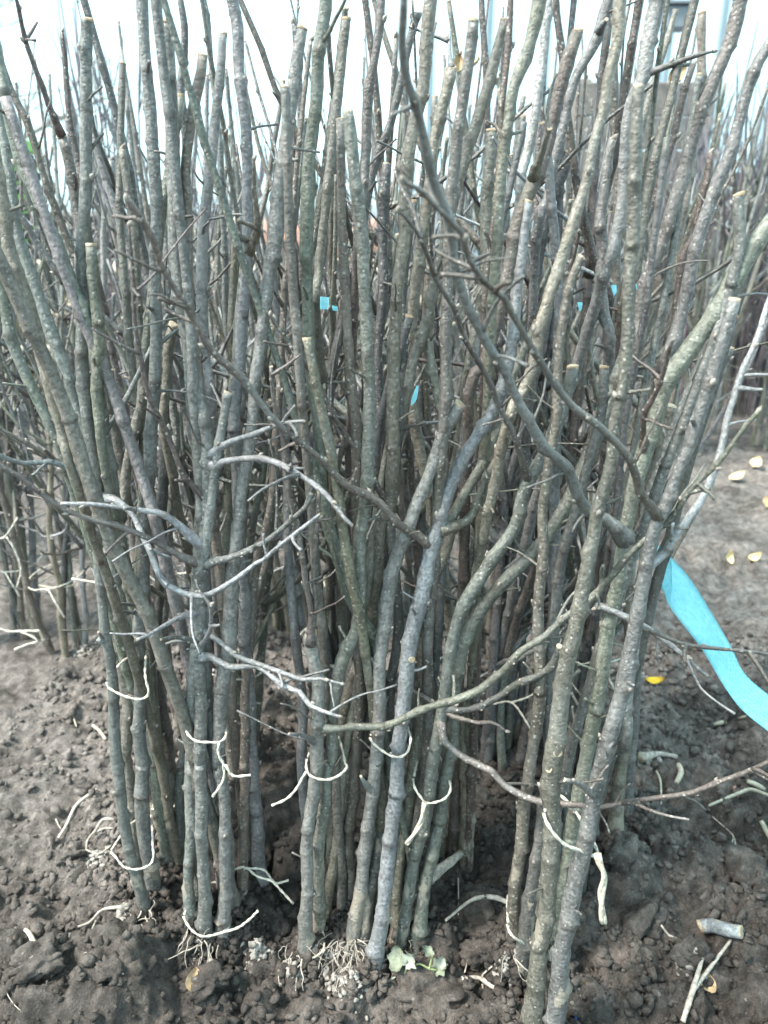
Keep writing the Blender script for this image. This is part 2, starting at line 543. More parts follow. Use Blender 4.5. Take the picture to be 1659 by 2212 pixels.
def shoot(P, sides=10, step=0.010, node_gap=(0.028, 0.055), kink=0.35, swell=0.2, rnd=None, buds=None, bud_size=None, bud_from=0.0, bud_rate=0.75):
    """P rows x, y, z, radius.  Returns verts, faces, node attribute, end frame"""
    rnd = rnd or random
    Cr = spline(P, step)
    C, r = Cr[:, :3].copy(), np.maximum(Cr[:, 3], 0.0006)
    L = np.concatenate([[0], np.cumsum(np.linalg.norm(np.diff(C, axis=0), axis=1))])
    nodes, s = [], rnd.uniform(0.01, node_gap[0])
    while s < L[-1] - 0.004:
        nodes.append(s)
        s += rnd.uniform(*node_gap)
    # rings: even steps plus three rings at each node
    ss = [0.0]
    grid = list(np.arange(step, L[-1], step))
    extra = []
    for q in nodes:
        extra += [q - 0.0035, q, q + 0.0035]
    ss = sorted(x for x in set([0.0, float(L[-1])] + grid + extra) if 0 <= x <= L[-1])
    keep = [ss[0]]
    for x in ss[1:]:
        if x - keep[-1] > 0.0022 or x in nodes:
            keep.append(x)
    keep[-1] = float(L[-1])
    ss = np.array(keep)
    C = np.stack([np.interp(ss, L, C[:, k]) for k in range(3)], 1)
    r = np.interp(ss, L, r)
    T, N, B = frames(C)
    node = np.zeros((len(ss), sides)); phi = rnd.uniform(0, 6.28)
    off = np.zeros_like(C)
    lop = np.ones((len(ss), sides))
    an = np.linspace(0, 2 * math.pi, sides, endpoint=False)
    out_b = []
    sgn = 1
    for q in nodes:
        g = np.exp(-((ss - q) / 0.0034) ** 2)
        i = int(np.argmin(abs(ss - q)))
        phi += 2.4 + rnd.uniform(-0.4, 0.4)
        facing = np.clip(np.cos(an - phi), -0.2, 1)
        node = np.maximum(node, g[:, None] * (0.22 + 0.78 * np.maximum(facing, 0) ** 2)[None, :] * rnd.uniform(0.35, 1.0))
        lop += g[:, None] * (swell * 0.16 + swell * 1.5 * np.maximum(facing, 0)[None, :]) * rnd.uniform(0.5, 1.25)
        side = math.cos(phi) * N[i] + math.sin(phi) * B[i]
        # zig-zag: the shoot turns a little away from each bud
        w = np.clip(1 - np.abs(ss - q) / (node_gap[1] * 0.8), 0, 1)
        off += (w * r)[:, None] * side[None, :] * kink
        if q / L[-1] >= bud_from and rnd.random() < bud_rate:
            out_b.append((i, side, q))
    C = C + off
    lop *= 1 + 0.045 * rng.standard_normal((len(ss), 1)) + 0.035 * rng.standard_normal((len(ss), sides))
    V, F, fr = tube(C, r, sides, lop)
    if buds is not None:
        for i, side, q in out_b:
            bs = (bud_size or 0.0034) * rnd.uniform(0.65, 1.25)
            bv, bf = bud_geo(C[i] + side * r[i] * 1.02, fr[0][i], side, bs)
            base = len(buds[0]); buds[0].extend(bv); buds[1].extend([tuple(x + base for x in f) for f in bf])
    return V, F, node.ravel(), (C[-1], fr[0][-1], fr[1][-1], fr[2][-1], r[-1]), C

def spurs(V, F, at, C, rnd, n, long_k, lo):
    """short side spurs and snapped twigs growing out of a shoot, part of its surface"""
    V, F, at = list(V), list(F), list(at)
    Tn, N, B = frames(C)
    for _ in range(n):
        i = int(len(C) * rnd.uniform(lo, 0.95))
        a = rnd.uniform(0, 6.28)
        side = math.cos(a) * N[i] + math.sin(a) * B[i]
        d = side + Tn[i] * rnd.uniform(0.2, 1.1); d /= np.linalg.norm(d)
        L = rnd.choice((0.010, 0.014, 0.02, 0.035, 0.06)) * rnd.uniform(0.8, 1.3) * (1 if long_k > 0.6 else 0.9)
        r = rnd.uniform(0.0009, 0.0017) * (1.25 if L < 0.018 else 1)
        p = C[i]; P = [[*p, r * 1.5]]
        for k in range(4):
            d = d + np.array([rnd.uniform(-0.22, 0.22) for _ in range(3)]); d /= np.linalg.norm(d)
            p = p + d * (L + 0.006) / 4
            P.append([*p, r * (1 - 0.12 * k) * (1.5 if k == 3 and rnd.random() < 0.5 else 1)])
        Cs = spline(np.array(P), 0.005)
        v, f, _f = tube(Cs[:, :3], Cs[:, 3], 5)
        k0 = len(V); V.extend(v); F.extend([tuple(x + k0 for x in q) for q in f]); at.extend([rnd.uniform(0, 0.5)] * len(v))
    return V, F, at

def cut_geo(end, rnd, sides=12):
    """pale sloping cut face with a thin rim, sitting on the end of a shoot"""
    p, t, n, b, r = end
    sl = rnd.uniform(-0.7, 0.7); sl2 = rnd.uniform(-0.3, 0.6)
    V, F = [], []
    for h, k in ((-0.4, 1.03), (0.06, 1.02), (0.10, 0.9), (0.02, 0.35)):
        for q in range(sides):
            a = 2 * math.pi * q / sides
            c, s = math.cos(a), math.sin(a)
            V.append(p + r * (k * (n * c + b * s) * (1 + 0.03 * rnd.uniform(-1, 1)) + t * (h + (0.5 * (sl * c + sl2 * s) * k if h > 0 else 0) + 0.1)))
    for i in range(3):
        for q in range(sides):
            F.append((i * sides + q, i * sides + (q + 1) % sides, (i + 1) * sides + (q + 1) % sides, (i + 1) * sides + q))
    F.append(tuple(range(3 * sides, 4 * sides)))
    return V, F

def tint(c, rnd, amt=0.16):
    k = 1 + rnd.uniform(-amt, amt)
    return tuple(max(0.01, x * k * (1 + rnd.uniform(-0.04, 0.04))) for x in c)

# ------------------------------------------------------------------ the setting: ground
def axis(lo, hi, fine0, fine1, d, grow):
    a = list(np.arange(fine0, fine1, d))
    s, x = d, fine1
    while x < hi:
        a.append(x); s *= grow; x += s
    a.append(hi)
    s, x, lowp = d, fine0 - d, []
    while x > lo:
        lowp.append(x); s *= grow; x -= s
    lowp.append(lo)
    return np.array(sorted(lowp) + a)

gx = axis(-160, 160, -0.60, 0.66, 0.0036, 1.035)
gy = axis(-120, 260, 0.42, 0.95, 0.0036, 1.022)
GX, GY = np.meshgrid(gx, gy)
GZ = ground_h(GX.ravel(), GY.ravel())
nx, ny = len(gx), len(gy)
V = np.stack([GX.ravel(), GY.ravel(), GZ], 1)
# sideways jitter so that clods overhang a little
V[:, 0] += 0.004 * fbm(V[:, 0] * 70, V[:, 1] * 70, 91, 2) * 2
V[:, 1] += 0.004 * fbm(V[:, 0] * 70, V[:, 1] * 70, 95, 2) * 2
ii, jj = np.meshgrid(np.arange(nx - 1), np.arange(ny - 1))
a = (jj * nx + ii).ravel()
F = np.stack([a, a + 1, a + nx + 1, a + nx], 1)
ground = link('ground', mesh_np('ground', V, F, 'soil'))
ground['kind'] = 'structure'
ground['label'] = 'dark crumbly nursery soil'

# ico spheres for clods and crumbs
def ico(sub):
    import bmesh
    bm = bmesh.new()
    bmesh.ops.create_icosphere(bm, subdivisions=sub, radius=1.0)
    V = np.array([v.co[:] for v in bm.verts]); F = np.array([[v.index for v in f.verts] for f in bm.faces])
    bm.free()
    return V, F

I1V, I1F = ico(1)
I3V, I3F = ico(3)
I4V, I4F = ico(4)

def clod_mesh(k):
    g = np.random.default_rng(100 + k)
    V = I4V.copy()
    sh = g.uniform(0, 9, 3)
    d = np.zeros(len(V))
    for f, am in ((1.3, 0.42), (2.9, 0.26)):
        d += am * 2 * (vnoise(V[:, 0] * f + sh[0] + V[:, 2] * f * 0.7, V[:, 1] * f + sh[1] - V[:, 2] * f * 0.6, k) - 0.5)
    for f, am in ((3.2, 0.26), (7.5, 0.16), (15, 0.09)):      # crumbly lumps on the clod
        d += am * lumps(V[:, 0] * f + V[:, 2] * f * 0.8 + sh[1], V[:, 1] * f - V[:, 2] * f * 0.6 + sh[2], k + 40)
    V = V * (0.8 + d)[:, None] * np.array([1, g.uniform(0.6, 1), g.uniform(0.42, 0.7)])
    return mesh_np('clod', V, I4F, 'soil')

clods = [clod_mesh(k) for k in range(8)]
n_clod = 0
tries = 0
while n_clod < 210 and tries < 3000:
    tries += 1
    x, y = random.uniform(-0.65, 0.85), random.uniform(0.40, 1.5)
    if x < -0.38 and random.random() < 0.7:
        continue
    s = 0.0055 + 0.021 * random.random() ** 4.5
    o = link('clod', clods[n_clod % 8], ground, (x, y, ground_h(x, y) + s * 0.22))
    o.rotation_euler = (random.uniform(-0.5, 0.5), random.uniform(-0.5, 0.5), random.uniform(0, 6.28))
    o.scale = (s, s, s)
    n_clod += 1
for px, py, s in ((1390, 1995, 0.030), (905, 2150, 0.044), (90, 2080, 0.034), (1290, 2060, 0.02), (1040, 1960, 0.026), (980, 1800, 0.026),
                  (1340, 1830, 0.03), (600, 1760, 0.045), (560, 1830, 0.03), (1020, 2010, 0.022), (150, 1850, 0.024), (450, 2120, 0.022), (1640, 2170, 0.032)):
    p, t = on_ground(px, py)
    o = link('clod', clods[n_clod % 8], ground, (p[0], p[1], p[2] + s * 0.1))
    o.rotation_euler = (0.2, 0.1, random.uniform(0, 6.28)); o.scale = (s, s, s)
    n_clod += 1

def crumbs(name, n, smin, smax, power, seed, area, mat, label, clus=None, heap=0.0):
    g = np.random.default_rng(seed)
    x = g.uniform(area[0], area[1], n); y = g.uniform(area[2], area[3], n)
    if clus is not None:
        k = g.integers(0, len(clus), n)
        c = np.array(clus)[k]
        x = c[:, 0] + g.standard_normal(n) * c[:, 2]; y = c[:, 1] + g.standard_normal(n) * c[:, 2]
    else:
        keep = (g.random(n) < 0.25 + 0.9 * vnoise(x * 7, y * 7, 5)) & ((x > -0.42) | (g.random(n) < 0.45))
        x, y = x[keep], y[keep]
    n = len(x)
    s = smin + (smax - smin) * g.random(n) ** power
    z = ground_h(x, y) + s * g.uniform(-0.1, 0.6, n)
    if heap:
        z = z + heap * np.exp(-((x - c[:, 0]) ** 2 + (y - c[:, 1]) ** 2) / (1.2 * c[:, 2]) ** 2) * g.random(n)
    J = 1 + 0.42 * g.standard_normal((n, 12, 1)).clip(-1.7, 1.7)
    sc = s[:, None, None] * g.uniform(0.65, 1.15, (n, 1, 3))
    V = I1V[None] * J * sc + np.stack([x, y, z], 1)[:, None, :]
    F = I1F[None] + (np.arange(n) * 12)[:, None, None]
    o = link(name, mesh_np(name, V.reshape(-1, 3), F.reshape(-1, 3), mat, smooth=False))
    o['kind'] = 'stuff'; o['label'] = label; o['category'] = 'soil'
    return o

crumbs('soil_crumbs', 50000, 0.0007, 0.0085, 5.5, 1, (-0.62, 0.8, 0.40, 1.3), 'crumb', 'loose dark soil crumbs scattered over the ground')

# ------------------------------------------------------------------ young trees traced from the photograph
class Tree:
    pass
TREES = {}
cur = None
FEET = [(-0.215, 0.90), (-0.075, 0.98), (0.055, 0.98), (0.175, 0.93), (0.285, 0.92),
        (-0.272, 0.735), (0.36, 1.02), (-0.34, 1.0), (-0.20, 1.02), (0.085, 0.75)]

def parts(name, geo, t, mat, color=None, parent=None):
    V, F, attr = geo
    return link(name, mesh_np(name, np.asarray(V) - t.base, F, mat, attr), parent or t.root, None, color)

def T(key, label, path, bark='grey', top='cut', Y=None, lean=0.0, gap=(0.03, 0.06), buds=True, group=None, kink=0.16):
    """one young tree whose stem follows the measured path from the foot upwards"""
    global cur
    rnd = random.Random(key)
    pts = parse(path)
    P = []
    if Y is None:
        g, t0 = on_ground(pts[0][0], pts[0][1])
        Y = g[1]; z0 = g[2]
        low = np.array([g[0], g[1], g[2] - 0.03, pts[0][2] * t0 / FPX / 2 * 1.05])
        P.append(low)
        seq = pts
        first = True
    else:
        seq = pts
        p, t0 = at_y(pts[0][0], pts[0][1], Y)
        z0 = 0.0
        # hidden foot: carry the stem on down to the soil
        q, _ = at_y(pts[1][0], pts[1][1], Y)
        sl = np.clip((q[0] - p[0]) / max(0.02, q[2] - p[2]), -0.5, 0.5)
        bx = float(np.clip(p[0] - sl * p[2] * 0.15, -0.9, 0.40))
        # the foot stands inside the nearest bundle
        fx, fy = min(FEET, key=lambda q: 1.6 * abs(q[0] - bx) + 0.6 * abs(q[1] - Y - 0.06) + (9 if q[1] < Y - 0.01 else 0))
        a_ = rnd.uniform(0, 6.28)
        bx, by = fx + 0.022 * math.cos(a_), fy + 0.018 * abs(math.sin(a_))
        gz = ground_h(bx, by)
        r0 = pts[0][2] * t0 / FPX / 2
        P.append(np.array([bx, by, gz - 0.03, max(r0 * 1.15, 0.0055)]))
        if p[2] > 0.10:
            P.append(np.array([bx + (p[0] - bx) * 0.14, by + (Y - by) * 0.14, gz + (p[2] - gz) * 0.3, max(r0 * 1.12, 0.0054)]))
            P.append(np.array([bx + (p[0] - bx) * 0.5, by + (Y - by) * 0.5, gz + (p[2] - gz) * 0.65, max(r0 * 1.06, 0.005)]))
        first = False
    for x, y, w in seq[1 if first else 0:]:
        yy = Y
        for _ in range(3):
            p, t = at_y(x, y, yy)
            yy = Y + lean * max(0, p[2] - z0)
        P.append(np.array([*p, w * t / FPX / 2 * (0.93 if key[0] == 'u' else 1.0)]))
    if top == 'out':
        d = P[-1] - P[-2]; d = d[:3] / np.linalg.norm(d[:3])
        P.append(np.array([*(P[-1][:3] + d * 0.07), P[-1][3] * 0.95]))
    P = np.array(P)
    P[0][3] *= 1.35
    tr = Tree()
    tr.key, tr.base = key, P[0][:3] + np.array([0, 0, 0.03])
    tr.root = tag(empty('young_tree', tr.base), label, 'young tree', group)
    tr.col = tint(BARK[bark], rnd)
    tr.buds = ([], [])
    V, F, at, end, C = shoot(P, 12, 0.010, gap, kink, 0.25, rnd, tr.buds if buds else None, 0.0040, 0.10, 0.4)
    V, F, at = spurs(V, F, at, C, rnd, 5, 0.45, 0.25)
    tr.stem = parts('stem', (V, F, at), tr, 'bark', tr.col)
    tr.C = C
    if top in ('cut', 'out'):
        cv, cf = cut_geo(end, rnd)
        parts('cut_end', (cv, cf, None), tr, 'wood', None, tr.stem)
    else:
        bv, bf = bud_geo(end[0], end[1], end[2], max(0.004, end[4] * 1.6))
        b0 = len(tr.buds[0]); tr.buds[0].extend(bv); tr.buds[1].extend([tuple(x + b0 for x in f) for f in bf])
    TREES[key] = tr
    cur = tr
    return tr

def proj(C):
    d = C - np.array([0, 0, H])
    zc = d[:, 1] * CP - d[:, 2] * SP
    yc = d[:, 1] * SP + d[:, 2] * CP
    return np.stack([829.5 + FPX * d[:, 0] / zc, 1106 - FPX * yc / zc], 1)

def Br(path, dy=-0.05, bark=None, tip='bud', key=None, gap=(0.022, 0.04), kink=0.4, name='branch'):
    """a side branch of the current tree; it leaves the stem where its measured path begins and comes dy nearer (or further)"""
    tr = TREES[key] if key else cur
    rnd = random.Random(path)
    pts = parse(path)
    pr = proj(tr.C)
    i = int(np.argmin((pr[:, 0] - pts[0][0]) ** 2 + (pr[:, 1] - pts[0][1]) ** 2))
    A = tr.C[i]
    n = len(pts)
    cum = [0.0]
    for k in range(1, n):
        cum.append(cum[-1] + math.hypot(pts[k][0] - pts[k - 1][0], pts[k][1] - pts[k - 1][1]))
    P = []
    for k, (x, y, w) in enumerate(pts):
        f = cum[k] / cum[-1]
        p, t = at_y(x, y, A[1] + (-0.004 if dy < 0 else 0.004) + dy * f)
        P.append(np.array([*p, w * t / FPX / 2 * (0.85 - 0.22 * f)]))
    rs = P[0][3]
    while len(P) > 2 and np.linalg.norm(P[0][:3] - A) < 0.014:
        P.pop(0)
    d0 = P[0][:3] - A
    d0 /= np.linalg.norm(d0)
    P.insert(0, np.array([*(A + d0 * 0.011), rs * 1.28]))
    P.insert(0, np.array([*(A + d0 * 0.001), rs * 1.75]))
    P = np.array(P)
    V, F, at, end, C = shoot(P, 8, 0.009, gap, kink, 0.26, rnd, tr.buds, 0.0034, 0.05)
    V, F, at = spurs(V, F, at, C, rnd, int(len(C) * 0.13), 0.9, 0.1)
    col = tint(BARK[bark], rnd) if bark else tr.col
    bo = parts(name, (V, F, at), tr, 'bark', col)
    if tip == 'cut':
        cv, cf = cut_geo(end, rnd, 10)
        parts('cut_end', (cv, cf, None), tr, 'wood', None, bo)
    elif tip == 'bud':
        bv, bf = bud_geo(end[0], end[1], end[2], max(0.0035, end[4] * 2.0))
        b0 = len(tr.buds[0]); tr.buds[0].extend(bv); tr.buds[1].extend([tuple(x + b0 for x in f) for f in bf])
    return C

def knot(pt, key=None):
    """round scar of a branch sawn off flush with the stem"""
    tr = TREES[key] if key else cur
    x, y, w = parse(pt)[0]
    pr = proj(tr.C)
    i = int(np.argmin((pr[:, 0] - x) ** 2 + (pr[:, 1] - y) ** 2))
    A = tr.C[i]
    p, t = at_y(x, y, A[1])
    r = w * t / FPX / 2 * 0.8
    dx = p[0] - A[0]
    n = np.array([dx * 60, -1.0, 0.25]); n /= np.linalg.norm(n)
    rs = 0.0075
    u = np.cross(n, [0, 0, 1.0]); u /= np.linalg.norm(u)
    q = A + n * rs + np.array([0, 0, p[2] - A[2]])
    cv, cf = cut_geo((q, n, u, np.cross(n, u), r), random.Random(pt), 12)
    parts('knot', (cv, cf, None), tr, 'wood', None, tr.stem)

def roots_for(tr, n, seed, spread=0.03, length=0.05, name='roots'):
    """fine pale root fibres round the foot of a tree"""
    rnd = random.Random(seed)
    V, F = [], []
    for _ in range(n):
        a = rnd.uniform(0, 6.28)
        rt = rnd.choice((0.0004, 0.0005, 0.0009))
        p = tr.base + np.array([math.cos(a) * spread * rnd.uniform(0.2, 1), -abs(math.sin(a)) * spread * rnd.uniform(0.2, 1.0), rnd.uniform(0.0, 0.028)])
        P = [np.array([*p, rt])]
        d = np.array([rnd.uniform(-1, 1), rnd.uniform(-1, 0.1), rnd.uniform(-0.5, 0.5)])
        for k in range(5):
            d = d * 0.7 + np.array([rnd.uniform(-1, 1), rnd.uniform(-1, 0.4), rnd.uniform(-0.9, 0.4)]) * 0.6
            p = p + d * length / 5
            p[2] = max(p[2], ground_h(p[0], p[1]) + 0.001)
            P.append(np.array([*p, rt * (1 - k * 0.12)]))
        C = spline(np.array(P), 0.006)
        v, f, _f = tube(C[:, :3], C[:, 3], 4)
        b = len(V); V.extend(v); F.extend([tuple(x + b for x in q) for q in f])
    o = parts(name, (V, F, None), tr, 'root')
    o['kind'] = 'stuff'

# --- bundle at the front left
T('1a', 'long sawn-off young tree, leftmost stem of the front left bundle, forking at mid height',
  'J915,990,74 J870,810 J810,600 J770,400 J740,100,72 G725,1640,72 G712,1300,70 G690,1000,65 G650,700,62 G607,330,60 G612,100,68 D610,1480,84 D563,1200,80 D535,900,78 D512,600,78 D512,100,74 A530,1200,75 A532,800,74 A540,420,74 A543,120,76', 'grey')
Br('D600,1340,40 D420,1310,40 D200,1200,38 D0,1085,34 D-60,1050', -0.04, 'brown')
Br('D560,1360,50 D500,1380,42 D330,1300,46 D150,1300,44 D0,1250,44 D-70,1220', -0.05, 'pale')
Br('D630,1490,60 D720,1520,62 D790,1580,52 G820,30,46 G870,150,46 G940,290,50 G1000,430,50 G1100,510,52 G1200,550,54 G1300,540,50 G1450,450,44 G1600,340,40 H60,330,40 H200,200,38 H410,40,32', -0.10, 'silver', 'cut')
Br('D590,1200,45 D660,1090,42 D760,960,46 D850,770,42 D920,620,40 D1010,450,44 D1090,300,36', 0.06, 'grey', 'cut')
Br('G640,820,36 G612,772,26', -0.02, 'pale', 'cut')
T('1b', 'tall grey young tree with ringed bark, rightmost front stem of the front left bundle',
  'J975,870,80 J910,560,88 J885,300,88 J885,0,84 G873,1500,84 G870,1000,76 G870,700,76 G888,450,76 G900,100,78 D930,1300,80 D950,1000,76 D972,500,74 D968,200,72 A970,1400,72 A958,1000,76 A940,700,74 A905,400,70 A885,100,72 A880,-30,74', 'grey', 'out')
Br('G880,800,50 G830,850,50 G765,880,40', -0.02, None, 'cut')
Br('G840,600,30 G742,600,24', -0.03, 'dark', 'cut')
Br('G850,660,30 G735,645,24', -0.02, 'dark', 'cut')
T('1c', 'olive young tree bending at a smooth green collar, middle of the front left bundle',
  'J860,760,70 J830,400,70 J785,0,70 G790,1500,70 G795,1200,72 G760,1020,76 G720,800,80 G682,600,86 G678,350,86 G715,150,80 D775,1500,66 D795,1300,62 D848,1050,66 D888,900,70 D880,620,64 D850,300,60 A840,1500,56 A800,1200,50 A760,930,46', 'olive', 'bud', lean=0.06)
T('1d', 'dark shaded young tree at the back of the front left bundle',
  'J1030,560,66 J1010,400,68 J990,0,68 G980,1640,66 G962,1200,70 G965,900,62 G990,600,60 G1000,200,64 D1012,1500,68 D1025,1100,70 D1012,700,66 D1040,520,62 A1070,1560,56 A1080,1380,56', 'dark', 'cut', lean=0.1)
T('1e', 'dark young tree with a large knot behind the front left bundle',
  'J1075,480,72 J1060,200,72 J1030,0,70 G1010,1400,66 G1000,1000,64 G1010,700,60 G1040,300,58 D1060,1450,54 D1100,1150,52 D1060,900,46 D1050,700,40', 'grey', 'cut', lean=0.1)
# --- second bundle
T('2a', 'stout young tree with a broken top, middle of the second bundle from the left',
  'J1270,1130,76 J1270,800,76 J1258,500,78 J1250,200,84 J1248,0,80 G1250,1600,80 G1245,1200,80 G1240,900,80 G1247,600,80 G1258,300,84 G1280,100,86 D1292,1550,84 D1300,1250,84 D1260,1000,78 D1200,700,76 D1130,300,84 D1108,100,84 A1082,1500,82 A1082,1100,84 A1070,750,86 A1052,400,80 A1040,130,76', 'grey')
Br('G1210,350,50 G1080,270,48 G900,180,50 G740,120,52 G540,60,46 D380,1570,48 D230,1480,46 D130,1390,44 D0,1310,40 D-60,1270', -0.07, 'brown')
Br('G1210,200,62 G1080,80,52 G960,20,50 D900,1600,42 D700,1570,38 D550,1550,36 D380,1550,30', -0.05, 'silver', 'cut')
Br('D1350,1240,54 D1440,1170,50 D1560,1120,50 E100,1080,46 E200,1050,36 E310,1040,30', -0.05, 'pale', 'cut')
Br('D1340,1330,64 D1390,1285,56 D1480,1275,52 D1600,1280,56 E100,1290,58 E200,1320,52 E330,1400,50 E460,1510,48 E530,1610,44 H610,110,38', -0.08, 'lilac', 'cut')
Br('G1280,370,60 G1400,320,56 G1500,280,56 H60,215,50 H150,150,50 H240,75,46 E330,1560,44 E350,1490,40', -0.03, 'grey', 'cut')
Br('G1215,640,44 G1080,700,40 G950,770,36 G850,820,30', -0.06, 'lilac', 'cut')
Br('G1195,830,34 G1100,805,34 G1000,820,26', -0.04, 'dark', 'cut')
Br('G1270,920,54 G1320,930,50 G1430,985,50 G1600,990,46 H100,1035,48 H200,1110,50 H290,1150,50 H340,1230,44 H440,1270,40 H525,1298,36', -0.07, 'lilac')
Br('G1290,900,30 G1300,780,34 G1320,600,38', -0.03, 'lilac')
Br('G1310,735,34 G1400,860,44 G1480,930,44 H70,980,44 H200,1030,42 H300,1070,40 H400,1060,36 H545,1095,30', -0.06, 'lilac', key='2a')
T('2b', 'slim young tree at the left edge of the second bundle from the left',
  'J1180,1060,68 J1175,800,68 J1182,500,64 J1180,0,64 G1180,1500,56 G1182,1250,52 G1190,1000,54 G1205,700,56 G1225,400,56 G1230,100,54 D1240,1500,52 D1215,1200,50 D1180,900,50 D1160,600,48 D1180,250,46 A1180,1600,44 A1170,1300,44 A1160,1080,42', 'grey', 'cut', lean=0.12)
T('2c', 'long pale sawn-off young tree at the right of the second bundle from the left',
  'J1375,1110,76 J1400,750,76 J1400,450,76 J1388,200,72 J1360,0,72 G1352,1600,74 G1372,1250,86 G1402,1000,92 G1430,700,90 G1452,400,86 G1480,100,80 D1490,1550,74 D1535,1300,72 D1572,1000,74 D1592,750,72 E40,600,75 E72,300,80 E100,50,86 B130,1500,94 B165,1150,86 B220,700,80 B268,350,76 B303,170,66', 'grey')
T('2d', 'young tree with torn tan bark at the right edge of the second bundle',
  'J1500,870,60 J1512,600,62 J1520,300,62 J1522,0,60 G1525,1640,60 G1522,1300,60 G1540,1000,60 G1560,700,60 G1590,400,58 H60,200,52 E120,1450,50 E150,1000,48 E170,600,44 E200,150,40 B240,1400,36 B270,1000,34 B300,700,32 B340,350,30 B352,250,28', 'brown', 'bud', lean=0.05)
# --- third bundle
T('3a', 'young tree cut back to a knob, left of the third bundle, low branch arching right',
  'K300,1240,80 K328,900,78 K335,500,76 K375,150,76 H392,1600,84 H397,1400,86 H395,1100,86 H372,950,82 H360,850,88 H358,780,74', 'grey')
Br('H345,850,52 H350,640,48 H325,450,48 H290,250,46 H250,50,42 E222,1500,44 E192,1200,46 E130,950,44 E108,700,36', -0.04, 'brown', 'cut')
Br('H385,850,48 H380,640,42 H375,420,40 H388,200,42 H392,60,40 E405,1480,38', -0.01, 'brown', 'cut')
Br('H400,1370,54 H500,1375,52 H600,1370,55 H800,1350,58 H980,1290,60 H1150,1220,64 H1280,1180,64 H1450,1100,64 H1560,1010,60 I100,900,60 I270,800,60 I400,680,60 I560,560,64 I690,430,64 I800,280,64 I920,180,60 I1090,30,60 F1200,1440,56 F1350,1290,54 F1480,1130,50 F1600,980,46', -0.13, 'olive')
Br('H380,1440,40 H300,1410,40 H220,1405,30', -0.04, 'grey')
T('3b', 'mottled green young tree leaning left across the middle, its top leaving the picture',
  'K690,1120,70 K715,700,70 K765,200,72 H790,1300,76 H785,1050,80 H752,850,84 H650,660,86 H560,430,80 H490,200,76 E440,1640,76 E398,1100,68 E345,600,72 E330,100,76 B330,1500,82 B330,1250,86 B345,950,82 B390,700,82 B400,350,80 B438,100,82 B448,-40,82', 'green', 'out')
T('3c', 'bright green sawn-off young tree standing upright in the centre',
  'K400,1110,80 K400,700,76 K430,350,76 K468,0,70 H480,1600,72 H500,1200,72 H530,1000,80 H600,850,86 H640,750,76 H652,500,80 H662,200,80 H690,50,84 E690,1600,80 E710,1200,80 E720,850,76 E700,500,76 E682,200,76 B680,1450,80 B640,1200,76 B603,850,76 B585,690,62', 'green', lean=-0.05)
T('3d', 'brown-grey young tree with even bark just right of the green one',
  'K470,910,60 K480,500,60 K520,200,62 H540,1640,64 H560,1300,80 H620,1100,86 H670,950,86 H720,800,78 H750,500,80 H780,200,84 H800,50,86 E850,1550,86 E870,1200,80 E860,900,80 E880,500,76 E892,200,72 B930,1500,80 B940,1200,76 B980,850,76 B1055,500,80 B1080,200,84 B1100,0,86', 'tan', 'out', lean=-0.03)
Br('E850,1570,44 E780,1450,46 E680,1280,46 E580,1140,46 E470,950,48 E390,790,42 E310,660,46 E190,520,40 E100,380,32', -0.06, 'brown')
Br('H690,880,46 H770,980,46 H900,1090,44 H1080,1190,46 H1190,1270,42 H1400,1340,36 H1480,1330,30 H1570,1390,20', -0.09, 'brown')
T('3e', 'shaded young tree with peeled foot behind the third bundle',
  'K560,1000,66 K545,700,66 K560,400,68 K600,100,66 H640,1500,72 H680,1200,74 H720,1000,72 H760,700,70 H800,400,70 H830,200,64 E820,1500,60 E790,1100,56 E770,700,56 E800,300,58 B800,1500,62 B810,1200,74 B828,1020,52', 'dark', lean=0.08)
# --- front centre bundle
T('4a', 'young tree with a short side stub low down, left of the front centre pair',
  'K590,1195,84 K650,900,84 K692,600,82 K725,300,80 K762,0,82 H770,1600,84 H775,1300,80 H782,1050,80 H800,800,86 H840,500,90 H900,280,86 H975,80,86 E1010,1550,80 E1090,1380,80 E1150,1200,76 E1220,1050,72 E1285,935,76', 'grey')
Br('K705,190,44 K690,160,36 K665,118,28', -0.02, 'pale', 'cut')
roots_for(TREES['4a'], 64, 4, 0.024, 0.036)
T('4b', 'smooth pale grey young tree forking at chest height, the foremost in the centre',
  'K740,1335,92 K790,1000,92 K832,700,92 K870,300,96 K900,0,90 H905,1500,92 H930,1200,96 H960,950,100 H1002,700,100 H1060,450,96 H1105,250,96 H1160,90,90 E1200,1500,88 E1280,1300,86 E1380,1150,82 E1480,1000,80 E1560,800,76 E1590,620,70 F75,450,66 F100,250,62 C125,1640,58 C145,1450,54 C170,1250,50', 'pale', 'cut', lean=0.06)
Br('H1110,235,64 H1060,215,62 H920,110,64 H830,20,62 E790,1560,64 E620,1460,64 E480,1350,60 E380,1250,56 E240,1130,52 E120,1020,52 E20,900,58 D1480,760,68 D1350,630,66 D1210,420,64 D1100,240,64 D1010,90,62 A960,1500,68 A860,1320,68 A790,1240,62', -0.14, 'brown')
Br('H1150,180,80 H1240,60,78 E1310,1490,80 E1400,1330,80 E1500,1150,76 E1580,960,72 F60,800,80 F140,600,76 F220,420,70', 0.08, 'olive', 'cut')
Br('H1160,150,70 H1320,80,74 E1370,1590,74 E1440,1420,70 E1530,1230,66 E1620,1080,64 F110,900,70 F180,740,66', 0.04, 'olive', 'cut')
knot('H1010,930,52')
